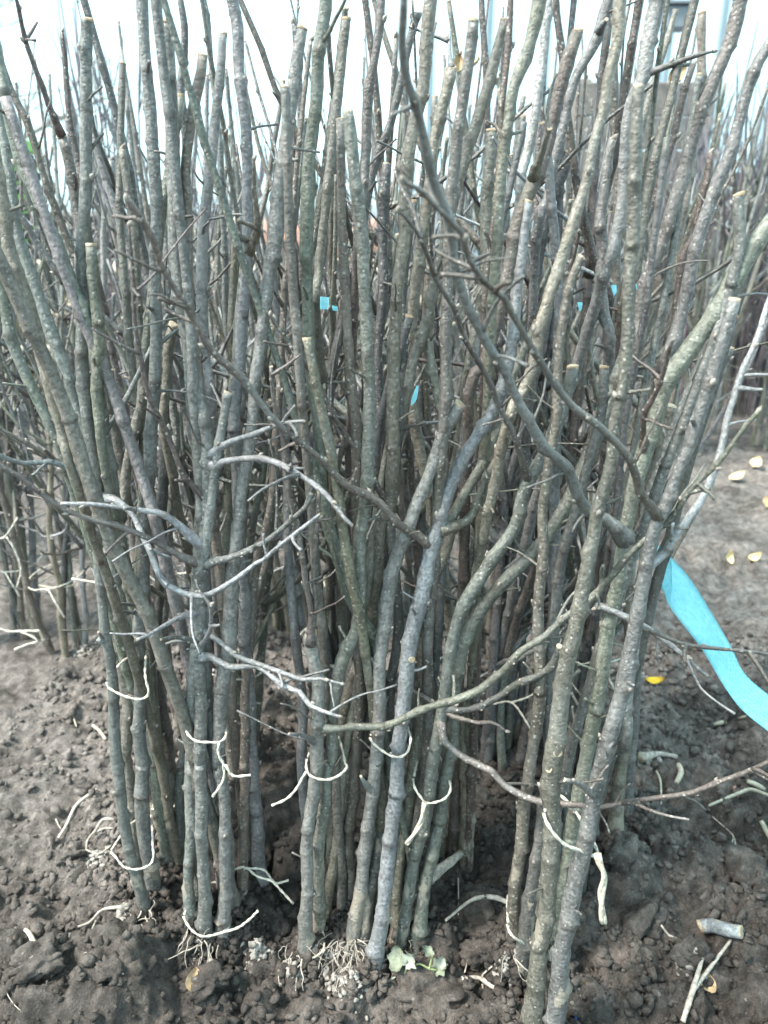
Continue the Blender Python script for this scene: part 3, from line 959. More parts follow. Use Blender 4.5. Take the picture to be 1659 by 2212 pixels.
T('4c', 'thin young tree squeezed between the two front centre stems',
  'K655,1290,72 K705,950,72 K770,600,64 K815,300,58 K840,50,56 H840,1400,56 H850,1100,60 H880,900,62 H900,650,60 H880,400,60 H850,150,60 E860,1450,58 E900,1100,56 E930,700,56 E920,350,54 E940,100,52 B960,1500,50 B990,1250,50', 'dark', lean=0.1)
# --- centre right bundle
T('5a', 'dark green young tree bending right from the centre right bundle, torn bark at foot',
  'K990,1180,76 K1050,900,80 K1110,600,80 K1170,300,82 K1210,0,82 H1230,1500,84 H1240,1250,84 H1250,1100,84 H1285,900,90 H1360,720,88 H1480,550,84 H1600,410,84 I180,300,86 I300,160,84 I380,30,84 F440,1480,88 F520,1300,88 F610,1100,84 F680,900,80 F760,650,76 F830,420,72', 'green', 'cut', lean=0.08)
T('5b', 'mossy young tree leaning right out of the centre right bundle',
  'K905,1200,70 K950,900,72 K1010,600,76 K1080,300,80 K1120,0,78 H1130,1500,80 H1150,1350,78 H1180,1200,74 H1210,1000,78 H1240,800,74 H1300,600,82 H1420,420,86 H1560,220,82 H1640,70,78 F130,1480,80 F240,1300,80 F330,1100,78 F400,900,76 F440,700,72', 'green', 'cut')
Br('H1130,1330,52 H1200,1460,50 H1330,1570,52 H1480,1640,54 L0,160,52 L130,230,56 L280,290,52 L450,295,50 L650,300,46 L850,270,46 L1050,240,46 L1200,210,46 L1400,140,46 L1659,30,48 L1760,-20,46', -0.15, 'brown')
Br('H1200,1290,46 H1300,1265,52 H1400,1230,56 H1560,1150,60 I60,1120,68 I230,1040,74 I330,950,72 I365,860,70', -0.03, 'dark', 'cut')
T('5c', 'young tree with long tan scars behind the front centre pair',
  'K870,1180,64 K900,700,66 K960,300,74 K1000,0,80 H1035,1400,80 H1055,1100,80 H1050,800,76 H1080,500,70 H1180,300,70 H1230,100,66 E1180,1400,66 E1180,1100,62 E1130,800,60 E1080,500,60 E1100,200,58', 'tan', 'cut', lean=0.1)
# --- right front bundle
T('6a', 'thick young tree with a round knot scar and freshly cut top, front right bundle',
  'L180,1720,122 L222,1350,112 L272,1000,104 L305,650,104 L312,300,110 L322,0,118 I332,1450,116 I370,1200,110 I410,950,104 I450,800,98 I482,600,92 I530,400,86 I580,150,80 F595,1600,80 F655,1400,76 F690,1250,76 F700,1050,70 F748,900,68 F772,700,74 F782,400,76 F792,180,78 C825,1500,84 C830,1100,82 C840,800,80 C855,530,72', 'olive')
knot('L222,48,62')
knot('I345,1500,70')
T('6b', 'grey young tree with scaly foot, right of the front right bundle and bent outward',
  'L330,1720,104 L370,1300,110 L432,900,110 L510,600,106 L562,300,100 L640,0,98 I662,1500,100 I722,1250,96 I790,950,96 I832,750,90 I880,500,86 I920,300,80 I960,100,78 F1010,1600,80 F1075,1400,76 F1170,1200,78 F1250,950,80 F1320,700,80 F1400,450,76 F1450,280,74', 'grey', 'cut')
Br('I975,390,54 I1010,280,62 I1090,150,68 I1190,20,62 F1290,1450,66 F1360,1250,60 F1390,1050,56 F1450,900,56 F1510,700,56 F1600,500,52 F1640,350,50 F1700,200,46', 0.05, 'silver')
Br('I990,110,62 I930,60,60 F870,1480,62 F790,1280,62 F650,1100,62 F480,980,62 F370,870,60 F240,660,62 F130,480,56 F40,340,58 E1590,310,56 E1460,190,54 E1330,20,56 B1290,1450,62 B1170,1330,60 B1050,1200,54 B930,1130,48', -0.13, 'brown')
Br('L655,250,48 L600,230,48 L500,170,50 L390,140,42', -0.03, 'grey', 'cut')
Br('I880,770,36 I1060,820,32 I1230,865,34 I1450,885,34 I1659,905,32 I1760,920,30', 0.03, 'brown')
T('6c', 'speckled thick young tree leaning far right out of the front right bundle',
  'L292,1180,78 L380,800,82 L430,500,86 L482,200,86 L530,0,86 I560,1400,90 I610,1100,86 I650,850,86 I692,620,86 I740,350,82 I775,150,84 F830,1440,98 F870,1290,104 F1000,900,106 F1070,740,116 F1200,550,110 F1330,350,110 F1440,180,114 C1560,1550,116 C1690,1370,108', 'green', 'out', lean=-0.02)
Br('I770,215,100 I740,200,98 I640,70,90 F560,1620,86 F390,1330,86 F240,1150,82 F130,980,78 F40,750,76 E1560,720,80 E1480,600,78 E1350,400,80 E1290,200,78 E1250,50,80 B1210,1400,88 B1130,1150,86 B1070,900,84 B1010,680,82 B950,500,86 B920,300,84 B930,100,80 B935,-80,80', -0.20, 'grey', 'cut')
Br('I590,595,46 I690,635,50 I770,665,52 I900,740,50 I1020,830,48 I1130,920,44 I1270,1040,30', -0.04, 'lilac')
T('6d', 'leaning young tree with blistered lenticels beside the speckled thick one, front right',
  'I760,1500,62 I790,1100,70 I840,700,70 I890,350,72 I900,50,78 F960,1400,82 F1080,1100,86 F1190,830,82 F1300,600,82 F1440,380,80', 'grey', 'cut', Y=0.66)
T('6e', 'slim brown young tree at the left side of the front right bundle',
  'L65,1160,76 L90,800,76 L130,450,80 L170,100,78 I195,1500,72 I230,1300,76 I242,1050,76 I230,800,72 I240,500,66 I262,250,66 F255,1620,64 F290,1350,62 F340,1050,62 F350,750,62 F380,450,58 F440,150,56 C500,1600,54', 'brown', 'cut')
T('6f', 'muddy-footed young tree half hidden in the front right bundle',
  'L110,1300,80 L185,850,84 L240,500,82 L280,200,78 I300,1500,76 I290,1200,74 I300,900,70 I340,600,66 I380,300,66 I450,50,66 F500,1450,64 F560,1250,62 F620,1000,62 F640,700,60', 'dark', 'cut', lean=0.08)
T('6g', 'thin straight young tree at the far right of the bundle, its foot grey with mud',
  'L795,350,62 L800,0,56 I815,1500,52 I840,1250,48 I850,1000,46 I850,700,44 I900,350,46 I980,50,46 F1050,1500,46 F1200,1150,50 F1320,800,52 F1420,580,54', 'grey', 'cut')
T('6h', 'mud-caked young tree behind the right edge of the front right bundle',
  'L690,530,82 L725,250,82 L745,50,66 I755,1500,60 I785,1200,58 I800,900,56 I790,600,56 I820,250,58 F880,1550,60 F960,1250,62 F1060,950,62', 'tan', 'cut')
for k_ in ('1c', '1d', '2c', '2d', '3d', '3e', '4c', '5b', '5c', '6f', '6e', '6c'):
    FEET.append((float(TREES[k_].base[0]), float(TREES[k_].base[1]) + 0.02))
# --- tops seen above, on stems that rise out of the crowd
def U(key, label, path, Y, bark='grey', top='cut', **kw):
    pts = TOK.findall(path)
    return T(key, label, ' '.join(c + x + ',' + y + (',' + w if w else '') for c, x, y, w in reversed(pts)), bark, top, Y, **kw)

U('u1', 'thick grey-green young tree slanting up to the left edge',
  'A-20,300,62 A10,450,66 A50,700,75 A130,1000,75 A220,1200,76 A300,1420,80 A390,1600,80 D430,130,78 D490,280,74 D560,480,70', 0.66, 'green', 'out')
U('u2', 'thin dark young tree slanting across the upper left',
  'A-10,330,44 A60,550,48 A160,750,46 A230,950,46 A290,1140,46 A360,1330,48 A460,1600,50 D500,120,50', 0.74, 'red', 'out')
U('u3', 'warm olive young tree curving up along the left edge',
  'A-30,950,80 A10,1200,82 A35,1400,84 D60,0,88 D140,200,90 D220,450,86 D270,700,84 D340,950,76 D400,1150,68 D460,1400,62', 0.60, 'tan', 'out')
U('u4', 'pale green young tree leaning left beside the warm olive one',
  'A-20,560,56 A10,800,60 A70,1150,66 A110,1450,74 D170,60,80 D250,300,84 D340,550,82 D430,750,80 D480,950,76 D540,1200,70', 0.68, 'pale', 'out')
U('u5', 'knobbly green young tree low at the far left edge',
  'D0,120,74 D15,260,72 D40,380,70 D80,550,76 D150,720,76 D230,900,72 D310,1080,66 D380,1230,60', 0.70, 'green', 'out')
U('u6', 'sawn-off young tree with a thin dark whip growing above its cut, upper left',
  'A385,850,66 A440,1050,70 A480,1300,70 A520,1560,70 D560,200,72 D600,500,72', 0.80, 'brown')
Br('A365,840,44 A300,660,48 A220,430,44 A140,170,40 A100,0,34 A70,-120,30', -0.04, 'red')
U('u7', 'slender pale young tree with a bud tip standing alone, upper left',
  'A385,200,28 A400,330,36 A420,620,38 A450,820,40 A490,1020,44 A520,1300,48', 0.92, 'red', 'bud')
U('u8', 'thin dark young tree rising past the broken top, upper left',
  'A1120,-30,40 A1150,180,50 A1140,400,50 A1120,560,54 A1150,800,54 A1165,1100,52 A1170,1500,54 D1170,100,56', 0.78, 'dark', 'out')
U('u9', 'brown young tree with a slanting fresh cut, upper left of centre',
  'A1262,340,66 A1250,480,78 A1210,650,72 A1180,850,66 A1150,1060,62 A1165,1300,62 A1170,1600,62 D1180,260,60', 0.64, 'tan')
U('u10', 'knobbly grey young tree with a flat cut top, upper left of centre',
  'A1385,215,60 A1370,440,64 A1340,700,66 A1320,950,68 A1290,1200,74 A1260,1500,72 D1250,200,76 D1260,420,78 D1280,700,76 D1315,950,74', 0.72, 'lilac')
U('u11', 'tall grey young tree with a wavy stem leaving the top edge',
  'A1440,-30,82 A1480,180,80 A1480,420,78 A1520,700,76 A1540,900,74 A1540,1200,80 A1540,1600,74 D1530,200,76 D1500,500,76 D1480,800,80 D1460,1000,84', 0.66, 'lilac', 'out')
Br('A1540,1490,40 A1500,1485,38 A1450,1465,34', -0.015, 'lilac', 'cut')
Br('A1560,1620,52 A1600,1400,54 A1585,1150,40 A1580,990,34', -0.03, 'tan', 'bud')
U('u12', 'thin whip with small buds leaving the top edge near the centre left',
  'A1265,-20,34 A1290,130,40 A1310,350,34 A1330,520,34 A1350,800,36 A1380,1100,38', 0.95, 'grey', 'out')
U('u13', 'olive young tree with a square cut and a bud below it, upper centre',
  'B578,115,60 B560,270,60 B540,450,64 B500,750,64 B480,1000,62 B460,1200,62 B420,1500,62 E400,150,62 E390,400,62', 0.74, 'olive')
U('u14', 'reddish brown young tree with stepped buds leaving the top edge, upper centre',
  'B792,-20,60 B762,300,58 B720,550,64 B700,800,66 B690,1050,58 B680,1200,58 B640,1550,58', 0.80, 'brown', 'out')
U('u15', 'dark slanting young tree behind the nearest branch, upper centre',
  'B1020,85,60 B960,300,50 B890,600,54 B840,800,56 B760,1000,64 B710,1200,62 E620,100,62 E560,350,64 E500,650,62 E470,900,60 E440,1100,58', 0.82, 'dark')
U('u17', 'tan young tree with a broad flat cut and dead leaves beside it, upper centre right',
  'B1225,425,76 B1200,550,76 B1150,720,72 B1120,900,66 B1100,1100,66 B1060,1400,76 E1010,150,74 E980,500,72 E960,800,70', 0.76, 'tan')
Br('B1200,430,30 B1215,330,34 B1222,200,28', 0.03, 'lilac', 'cut')
U('u18', 'stout young tree with a swollen dark node leaning right, upper centre right',
  'B1560,125,62 B1500,350,70 B1440,580,76 B1370,820,76 B1290,1080,76 B1220,1300,72 B1190,1500,72 E1130,150,74 E1080,400,76 E1000,600,76 E960,800,72 E930,1000,66', 0.70, 'tan')
U('u19', 'thin dark red whip pressed against the swollen-node tree, upper right of centre',
  'B1600,-30,36 B1590,120,46 B1570,400,44 B1540,700,38 B1530,1000,40 B1510,1200,42 E1480,-100,44 E1440,300,46', 0.68, 'red', 'out')
U('u20', 'short young tree cut square with lichen spots, upper right of centre',
  'B1480,805,76 B1470,1000,78 B1450,1200,86 B1440,1600,82 E1430,150,80 E1400,400,78 E1340,700,76', 0.84, 'olive')
U('u21', 'thick olive young tree leaving the top edge, right of centre',
  'C250,-40,100 C190,230,84 C120,420,82 C70,560,80 C50,720,74 C20,950,72 C-10,1250,72 E1500,80,74', 0.64, 'olive', 'out')
U('u22', 'pale lilac young tree with knots leaving the top edge, right of centre',
  'C300,-30,52 C275,120,62 C260,380,62 C230,600,62 C200,780,64 C150,1000,64 C110,1250,62', 0.86, 'silver', 'out')
U('u23', 'stout brown young tree with a ragged stepped top, upper right',
  'C478,190,74 C430,340,88 C380,500,90 C330,700,86 C290,900,90 C210,1100,92 C150,1250,94 C110,1400,98 C60,1640,96 F20,200,90 E1500,450,84 E1430,700,80 E1340,900,76', 0.68, 'brown')
Br('C200,1130,60 C250,980,56 C300,800,50', -0.03, 'olive', 'cut')
U('u24', 'dark young tree with a snapped side stub leaving the top edge, upper right',
  'C680,-40,72 C610,180,72 C550,320,66 C460,480,62 C420,640,62 C390,780,62 C330,1000,64 C280,1250,66 C220,1500,66', 0.80, 'grey', 'out')
Br('C600,200,44 C635,150,42 C655,120,38', -0.015, 'grey', 'cut')
U('u25', 'long smooth reddish-olive young tree sweeping down left from the top edge, upper right',
  'C745,-40,90 C730,250,78 C670,450,72 C630,700,72 C570,900,68 C540,1100,72 C460,1350,74 C410,1500,80 F320,180,80 F240,470,78 F200,700,80 F110,900,76 F40,1050,72', 0.62, 'tan', 'out')
U('u26', 'broad pale grey young tree with a whorled knot leaving the top edge, upper right',
  'C985,-40,104 C930,200,102 C892,350,104 C885,480,90 C800,640,70 C770,900,72 C760,1200,74 C700,1500,76 F640,150,76', 0.74, 'pale', 'out')
Br('C930,480,36 C1080,400,40 C1200,350,44 C1320,320,16', -0.02, 'dark')
U('u27', 'straight pale young tree with a flat cut top against the sky, upper right',
  'C1250,75,56 C1245,300,56 C1240,520,60 C1215,700,62 C1180,1000,66 C1130,1300,68', 0.98, 'tan')
U('u28', 'thick brown-grey young tree slanting to the top edge, second from the right edge',
  'C1500,-40,102 C1430,230,92 C1340,450,92 C1260,650,88 C1180,900,88 C1130,1100,94 C1060,1300,88 C1000,1500,84 F890,200,82 F850,450,80 F800,700,78', 0.66, 'brown', 'out')
U('u29', 'grey young tree slanting out of the right edge near the top',
  'C1700,220,70 C1580,420,76 C1520,600,80 C1470,800,82 C1430,950,82 C1330,1150,82 C1280,1300,82 C1220,1500,86 F1150,250,84 F1080,500,82 F1000,750,80', 0.70, 'grey', 'out')
U('u30', 'short upright stub of a young tree near the right edge, level with the forks',
  'C1482,1205,74 C1480,1350,80 C1490,1500,76 F1450,100,74 F1380,350,72 F1300,600,70', 0.60, 'grey')
U('u31', 'grey young tree ending in a fat bud, in the middle of the upper right',
  'C690,870,56 C660,1000,62 C630,1250,66 C610,1400,76 C640,1600,80 F620,150,84 F640,400,80 F670,620,76', 0.76, 'grey', 'bud')
U('u32', 'short cut young tree with a square notched top, upper right of centre',
  'C422,945,62 C380,1080,80 C310,1250,76 C260,1450,74 C230,1600,72', 0.88, 'dark')
U('u33', 'thin dark red young tree carrying two tan leaves, upper right',
  'C1195,400,38 C1130,600,48 C1070,850,46 C1020,1020,50 C950,1250,48 C890,1380,50 F820,-60,52 F760,250,52', 0.82, 'red', 'bud')
U('u34', 'brown whip ending in a pale bud near the right edge',
  'C1300,950,40 C1280,1100,44 C1230,1320,48 C1200,1500,46 F1130,0,46 F1060,540,48 F960,800,50', 0.72, 'red', 'bud')
U('u38', 'upright stub of a young tree among the left stems',
  'D565,-60,70 D570,0,72 D580,200,78 D610,450,80 D620,600,80 D600,850,82 D610,1000,70 D640,1250,62', 0.66, 'olive')
U('u39', 'peeling cut stub of a young tree left of centre',
  'D1080,440,66 D1050,560,70 D1040,680,64 D1030,900,60 D1030,1150,60', 0.80, 'tan')

Br('F150,1400,44 F90,1180,42 E1600,1080,44 E1510,920,46 E1450,770,48 E1320,540,46 E1240,340,46 E1140,170,46 B1080,1580,44 B1000,1420,40 B900,1310,34', -0.14, 'brown', 'bud', key='5b')
Br('D1240,1530,40 D1150,1380,40 D1080,1220,42 D1000,1040,42 D930,870,42 D880,700,40 D840,400,36 D830,150,30 D815,0,28 A800,1400,26', -0.06, 'red', 'bud', key='2a')
Br('F850,1240,50 F890,1020,48 F940,900,48 F1020,700,46 F1065,545,40', -0.05, 'red', 'bud', key='6c')
def finish_buds():
    for tr in TREES.values():
        if tr.buds[0]:
            o = parts('buds', (tr.buds[0], tr.buds[1], None), tr, 'bud')
            o['kind'] = 'stuff'
finish_buds()

for k, n in (('2a', 12), ('3a', 14), ('6e', 10), ('1a', 8), ('5b', 6)):
    roots_for(TREES[k], n, 50 + n + ord(k[0]), 0.026, 0.03)

# ------------------------------------------------------------------ crowd of young trees in the rows behind
def proto(k):
    """one young tree at the origin as a list of (part name, mesh, color)"""
    rnd = random.Random(900 + k)
    out = []
    hgt = rnd.uniform(0.66, 1.0)
    r0 = rnd.uniform(0.0052, 0.0082)
    pts = []
    x = y = 0.0
    lx, ly = rnd.uniform(-0.11, 0.11), rnd.uniform(-0.08, 0.08)
    for i in range(8):
        f = i / 7
        pts.append([lx * f ** 1.8 + x, ly * f ** 1.8 + y, -0.03 + f * (hgt + 0.03), r0 * (1 - 0.5 * f)])
        x += rnd.uniform(-0.010, 0.010); y += rnd.uniform(-0.010, 0.010)
    buds = ([], [])
    bark = rnd.choice(['grey', 'grey', 'olive', 'brown', 'dark', 'green', 'tan', 'lilac'])
    col = tint(BARK[bark], rnd, 0.25)
    V, F, at, end, C = shoot(np.array(pts), 7, 0.022, (0.035, 0.07), 0.16, 0.25, rnd, buds, 0.0036, 0.25, 0.4)
    out.append(('stem', mesh_np('stem', V, F, 'bark', at), col))
    cuts = [(end, 0)] if rnd.random() < 0.8 else []
    if not cuts:
        bv, bf = bud_geo(end[0], end[1], end[2], 0.006)
        b0 = len(buds[0]); buds[0].extend(bv); buds[1].extend([tuple(q + b0 for q in f) for f in bf])
    nb = rnd.randint(3, 6)
    for _ in range(nb):       # strong upright side branches
        i = int(len(C) * rnd.uniform(0.25, 0.75))
        a = rnd.uniform(0, 6.28)
        d = np.array([math.cos(a), math.sin(a), 0]); up = np.array([0, 0, 1.0])
        L = rnd.uniform(0.14, 0.5); r = r0 * rnd.uniform(0.32, 0.7)
        p = C[i].copy(); P = [[*p, r * 1.2]]
        out_k = rnd.uniform(0.5, 1.0)
        for s in range(5):
            out_k *= 0.75
            v = d * out_k + up * (1 - out_k * 0.6); v /= np.linalg.norm(v)
            p = p + v * L / 5 + np.array([rnd.uniform(-1, 1), rnd.uniform(-1, 1), 0]) * 0.005
            P.append([*p, r * (1 - 0.09 * (s + 1))])
        V, F, at, e2, _ = shoot(np.array(P), 6, 0.022, (0.03, 0.055), 0.35, 0.2, rnd, buds, 0.0036, 0.1)
        out.append(('branch', mesh_np('branch', V, F, 'bark', at), tint(col, rnd)))
        if rnd.random() < 0.7:
            cuts.append((e2, len(out) - 1))
    for _ in range(rnd.randint(4, 7)):       # thin twigs, some nearly level
        i = int(len(C) * rnd.uniform(0.2, 0.8))
        a = rnd.uniform(0, 6.28)
        d = np.array([math.cos(a), math.sin(a), rnd.uniform(-0.15, 0.9)]); d /= np.linalg.norm(d)
        L = rnd.uniform(0.05, 0.24); r = rnd.uniform(0.0016, 0.0028)
        p = C[i].copy(); P = [[*p, r * 1.3]]
        for s in range(5):
            d = d + np.array([rnd.uniform(-0.2, 0.2), rnd.uniform(-0.2, 0.2), rnd.uniform(-0.05, 0.25)]); d /= np.linalg.norm(d)
            p = p + d * L / 5
            P.append([*p, r * (1 - 0.1 * s)])
        V, F, at, e2, _ = shoot(np.array(P), 5, 0.02, (0.02, 0.04), 0.5, 0.25, rnd, buds, 0.0032, 0.1)
        out.append(('twig', mesh_np('twig', V, F, 'bark', at), tint(BARK[rnd.choice(['brown', 'red', 'lilac', 'silver', 'grey'])], rnd)))
    for e, at_part in cuts:
        cv, cf = cut_geo(e, rnd, 8)
        out.append(('cut_end', mesh_np('cut_end', cv, cf, 'wood'), at_part))
    out.append(('buds', mesh_np('buds', buds[0], buds[1], 'bud'), None))
    return out

PROTO = [proto(k) for k in range(26)]

def place(k, x, y, rot, tilt, sc, label, group, bare=False):
    z = ground_h(x, y)
    root = tag(empty('young_tree', (x, y, z)), label, 'young tree', group)
    root.rotation_euler = (tilt[0], tilt[1], rot)
    root.scale = (sc, sc, sc)
    made = []
    for nm, me, col in PROTO[k % len(PROTO)]:
        if bare and not (nm == 'stem' or (nm == 'cut_end' and col == 0)):
            continue
        o = link(nm, me, made[col] if isinstance(col, int) else root)
        made.append(o)
        if col and not isinstance(col, int):
            o.color = (*tint(col, random, 0.08), 1)
        if nm == 'buds':
            o['kind'] = 'stuff'
    return root

def twine(name, C, r, mat, parent=None):
    """two-ply twine along C"""
    Cs = spline(np.c_[C, np.full(len(C), r)], 0.004)
    P = Cs[:, :3]
    L = np.concatenate([[0], np.cumsum(np.linalg.norm(np.diff(P, axis=0), axis=1))])
    Tn, N, B = frames(P)
    V, F = [], []
    ph = L / (0.018 * max(1, r / 0.0015) ** 1.5) * 2 * math.pi
    for s in (0, math.pi):
        Q = P + (np.cos(ph + s)[:, None] * N + np.sin(ph + s)[:, None] * B) * r * 0.34
        v, f, _ = tube(Q, np.full(len(Q), r * 0.62) * (1 + 0.04 * rng.standard_normal(len(Q))), 6)
        b = len(V); V.extend(v); F.extend([tuple(x + b for x in q) for q in f])
    me = mesh_np(name, V, F, mat)
    return link(name, me, parent)

def bundle(cx, cy, n, label, group, rad=0.035, zt=None, fan=1.0, who=None, sc=1.0):
    for i in range(n):
        a = 2.4 * i + random.uniform(-0.3, 0.3)
        rr = rad * math.sqrt((i + 0.5) / n)
        dx, dy = math.cos(a) * rr, math.sin(a) * rr * 0.8
        k = random.randrange(len(PROTO))
        tilt = (-dy / rad * R(4) * fan + R(random.uniform(-2, 2)), dx / rad * R(7) * fan + R(random.uniform(-2.5, 2.5)))
        place(k, cx + dx, cy + dy, random.uniform(0, 6.28), tilt, random.uniform(0.88, 1.08) * sc, label, group)
    if zt:
        z0 = ground_h(cx, cy)
        P = []
        for q in range(13):
            a = 2 * math.pi * q / 12 - math.pi / 2
            P.append([cx + math.cos(a) * (rad + 0.016), cy + math.sin(a) * (rad * 0.8 + 0.016), z0 + zt + 0.012 * math.sin(a + cx * 9)])
        P = P + [[cx + 0.02, cy - rad - 0.03, z0 + zt - 0.02], [cx + 0.035, cy - rad - 0.035, z0 + zt - 0.05]]
        tw = twine('twine_tie', np.array(P), 0.0017, 'twine')
        tag(tw, 'pale twine loop round ' + who, 'twine', 'twine ties round the bundles behind')

G2 = 'young trees of the second row'
G3 = 'young trees of the third row'
G4 = 'young trees of the rows further back'
for cx, cy, n, lab, who, zt in (
        (-0.215, 0.90, 7, 'bare young tree in the shaded bundle between the two left front bundles', 'the shaded bundle between the two left front bundles', 0.17),
        (-0.075, 0.98, 7, 'bare young tree in the pale-footed bundle behind the third bundle', 'the pale-footed bundle behind the third bundle', 0.16),
        (0.055, 0.98, 6, 'bare young tree in the bundle hidden behind the front centre pair', 'the bundle hidden behind the front centre pair', 0.2),
        (0.175, 0.93, 7, 'bare young tree in the dark bundle left of the front right bundle', 'the dark bundle left of the front right bundle', 0.12),
        (0.285, 0.92, 6, 'bare young tree in the bundle just behind the front right bundle', 'the bundle just behind the front right bundle', 0.2)):
    bundle(cx, cy, n, lab, 'young trees: ' + who, 0.034, zt, who=who)
for pre, who in (('1', 'front left bundle'), ('2', 'second bundle from the left'), ('3', 'third bundle from the left'), ('5', 'centre right bundle'), ('6', 'front right bundle')):
    bb = np.mean([t_.base for k_, t_ in TREES.items() if k_[0] == pre], axis=0)
    for j, (dx, dy) in enumerate(((-0.024, 0.022), (0.004, 0.036), (0.026, 0.020), (0.014, 0.012), (-0.010, 0.014))[:5 if pre in '36' else 4]):
        place(j * 5 + int(pre) * 3, bb[0] + dx, bb[1] + dy, random.uniform(0, 6.28), (R(random.uniform(-1, 2)), R(dx * 120 + random.uniform(-1.5, 1.5))), random.uniform(0.9, 1.05),
              'slim bare young tree packed deep inside the ' + who, 'slim young trees inside the ' + who, True)
ORD = ['first', 'second', 'third', 'fourth', 'fifth', 'sixth', 'seventh', 'eighth', 'ninth', 'tenth']
for i, (cx, cy) in enumerate(((-0.86, 1.30), (-0.72, 1.36), (-0.60, 1.27), (-0.46, 1.32), (-0.33, 1.24), (-0.19, 1.36), (-0.06, 1.28), (0.08, 1.34), (0.20, 1.26), (0.33, 1.30))):
    w = ['the bundle cut by the left edge', 'the dark bundle second from the left edge'][i] if i < 2 else 'the ' + ORD[i] + ' bundle from the left in the third row'
    bundle(cx, cy, 6, 'bare young tree in ' + w, 'young trees: ' + w, 0.036, random.uniform(0.08, 0.22), who=w)
for i, (cx, cy) in enumerate(((-1.15, 1.78), (-0.92, 1.72), (-0.72, 1.82), (-0.52, 1.74), (-0.32, 1.80), (-0.12, 1.72), (0.08, 1.82), (0.26, 1.74), (0.44, 1.80))):
    bundle(cx, cy, 5, 'bare young tree in the ' + ORD[i] + ' bundle from the left in the fourth row', 'young trees: fourth row, ' + ORD[i] + ' bundle', 0.04)
for i, (cx, cy) in enumerate(((-1.2, 2.35), (-0.9, 2.28), (-0.6, 2.40), (-0.32, 2.3), (-0.05, 2.38), (0.22, 2.3), (0.5, 2.36), (0.75, 2.42))):
    bundle(cx, cy, 4, 'blurred bare young tree in the ' + ORD[i] + ' bundle from the left in the fifth row', 'young trees: fifth row, ' + ORD[i] + ' bundle', 0.045, sc=1.12)
for i, (cx, cy) in enumerate(((0.92, 2.72), (1.08, 2.60), (1.22, 2.80), (1.36, 2.66), (1.50, 2.78), (1.64, 2.64), (1.80, 2.80), (1.98, 2.70))):
    bundle(cx, cy, 5, 'blurred bare young tree beyond the open soil at right, ' + ORD[i] + ' bundle from the left', 'young trees beyond the open soil, ' + ORD[i] + ' bundle', 0.05, fan=0.6, sc=1.2)

# ------------------------------------------------------------------ twine ties on the front bundles
def TW(label, path, key=None, Y=None, tails=(), back=True, r=0.0016, mat='twine', depth=0.055, gap=0.012):
    pts = parse(path)
    if Y is None:
        Y = 9.0
        for k2, t2 in TREES.items():
            if k2[0] != key[0]:
                continue
            pr = proj(t2.C)
            for m in pts[1:-1]:
                dd = (pr[:, 0] - m[0]) ** 2 + (pr[:, 1] - m[1]) ** 2
                j = int(np.argmin(dd))
                if dd[j] < 28 ** 2:
                    Y = min(Y, t2.C[j][1] - 0.011)
        if Y > 8:
            Y = TREES[key].C[len(TREES[key].C) // 3][1] - gap
    n = len(pts)
    P = []
    for i, (x, y, w) in enumerate(pts):
        e = abs(i / (n - 1) * 2 - 1)
        p, t = at_y(x, y, Y + (0.014 * e ** 2.5 if back else 0.0))
        P.append(p)
    if back:
        a, b = P[-1], P[0]
        for k in range(1, 6):
            f = k / 6
            P.append(a + (b - a) * f + np.array([0, depth * math.sin(f * math.pi), 0.004 * math.sin(f * 9)]))
        P.append(b + np.array([0.001, 0.0, 0.003]))
    root = tag(empty('twine_tie', P[0]), label, 'twine')
    o = twine('loop', np.array(P) - P[0], r, mat, root)
    for tp in tails:
        tpt = parse(tp)
        Q = np.array([at_y(x, y, Y - 0.006 - 0.012 * i / len(tpt))[0] for i, (x, y, w) in enumerate(tpt)])
        rr = np.mean([w for _, _, w in tpt]) * 0.75 / FPX / 2 if ',' in tp and tp.count(',') > 1 and any(g[3] for g in TOK.findall(tp)) else r
        twine('tail', Q - P[0], max(r, rr), mat if rr <= r else 'twine_old', root)
    return root

TW('upper twine loop round the front left bundle', 'G665,1085 G680,1120 G760,1165 G850,1190 G900,1182 G926,1150 G908,1070 G903,1020', '1b')
TW('lower twine loop near the foot of the front left bundle', 'J690,590 J720,620 J770,680 J850,697 J930,670 J955,620 J950,540', '1b')
TW('short twine loop on the dark stems behind the front left bundle', 'J945,320 J1010,322 J1080,310 J1102,250', '1e')
TW('twine loop with two frayed hanging tails round the second bundle', 'G1150,1360 G1170,1410 G1220,1450 G1300,1458 G1370,1455 G1405,1420 G1405,1385', '2a',
   tails=('G1362,1460 G1358,1530 G1395,1600 J1405,50 J1450,115 J1560,110', 'J1385,20 J1395,120 J1365,185 J1322,245'))
TW('loose twine low on the second bundle with a tail pointing right', 'J1140,990 J1180,1060 J1250,1112 J1330,1105 J1400,1080 J1430,1030', '2a', tails=('J1330,1105 J1400,1085 J1480,1060 J1550,1010 J1605,955',))
TW('crossed twine ends lying between the second and third bundles', 'J1430,705 J1520,680 K-60,690 K60,700 K130,780 K215,765', '2d', back=False, tails=('J1540,690 K20,740 K110,770 K170,830 K245,910',))
TW('twine loop with a long tail to the left on the third bundle', 'K330,10 K325,60 K345,110 K400,135 K470,138 K540,105 K580,60 K570,40', '3c', gap=0.02, tails=('K325,90 K300,130 K260,200 K200,260 K110,300',))
TW('twine loop at the muddy foot of the third bundle', 'K270,1230 K310,1255 K380,1242 K430,1200 K437,1150', '3a', mat='twine_old')
TW('clean twine loop round the front centre pair', 'H722,1430 H740,1462 H800,1512 H860,1545 H920,1547 H960,1510 H976,1440 H970,1410', '4b', gap=0.014)
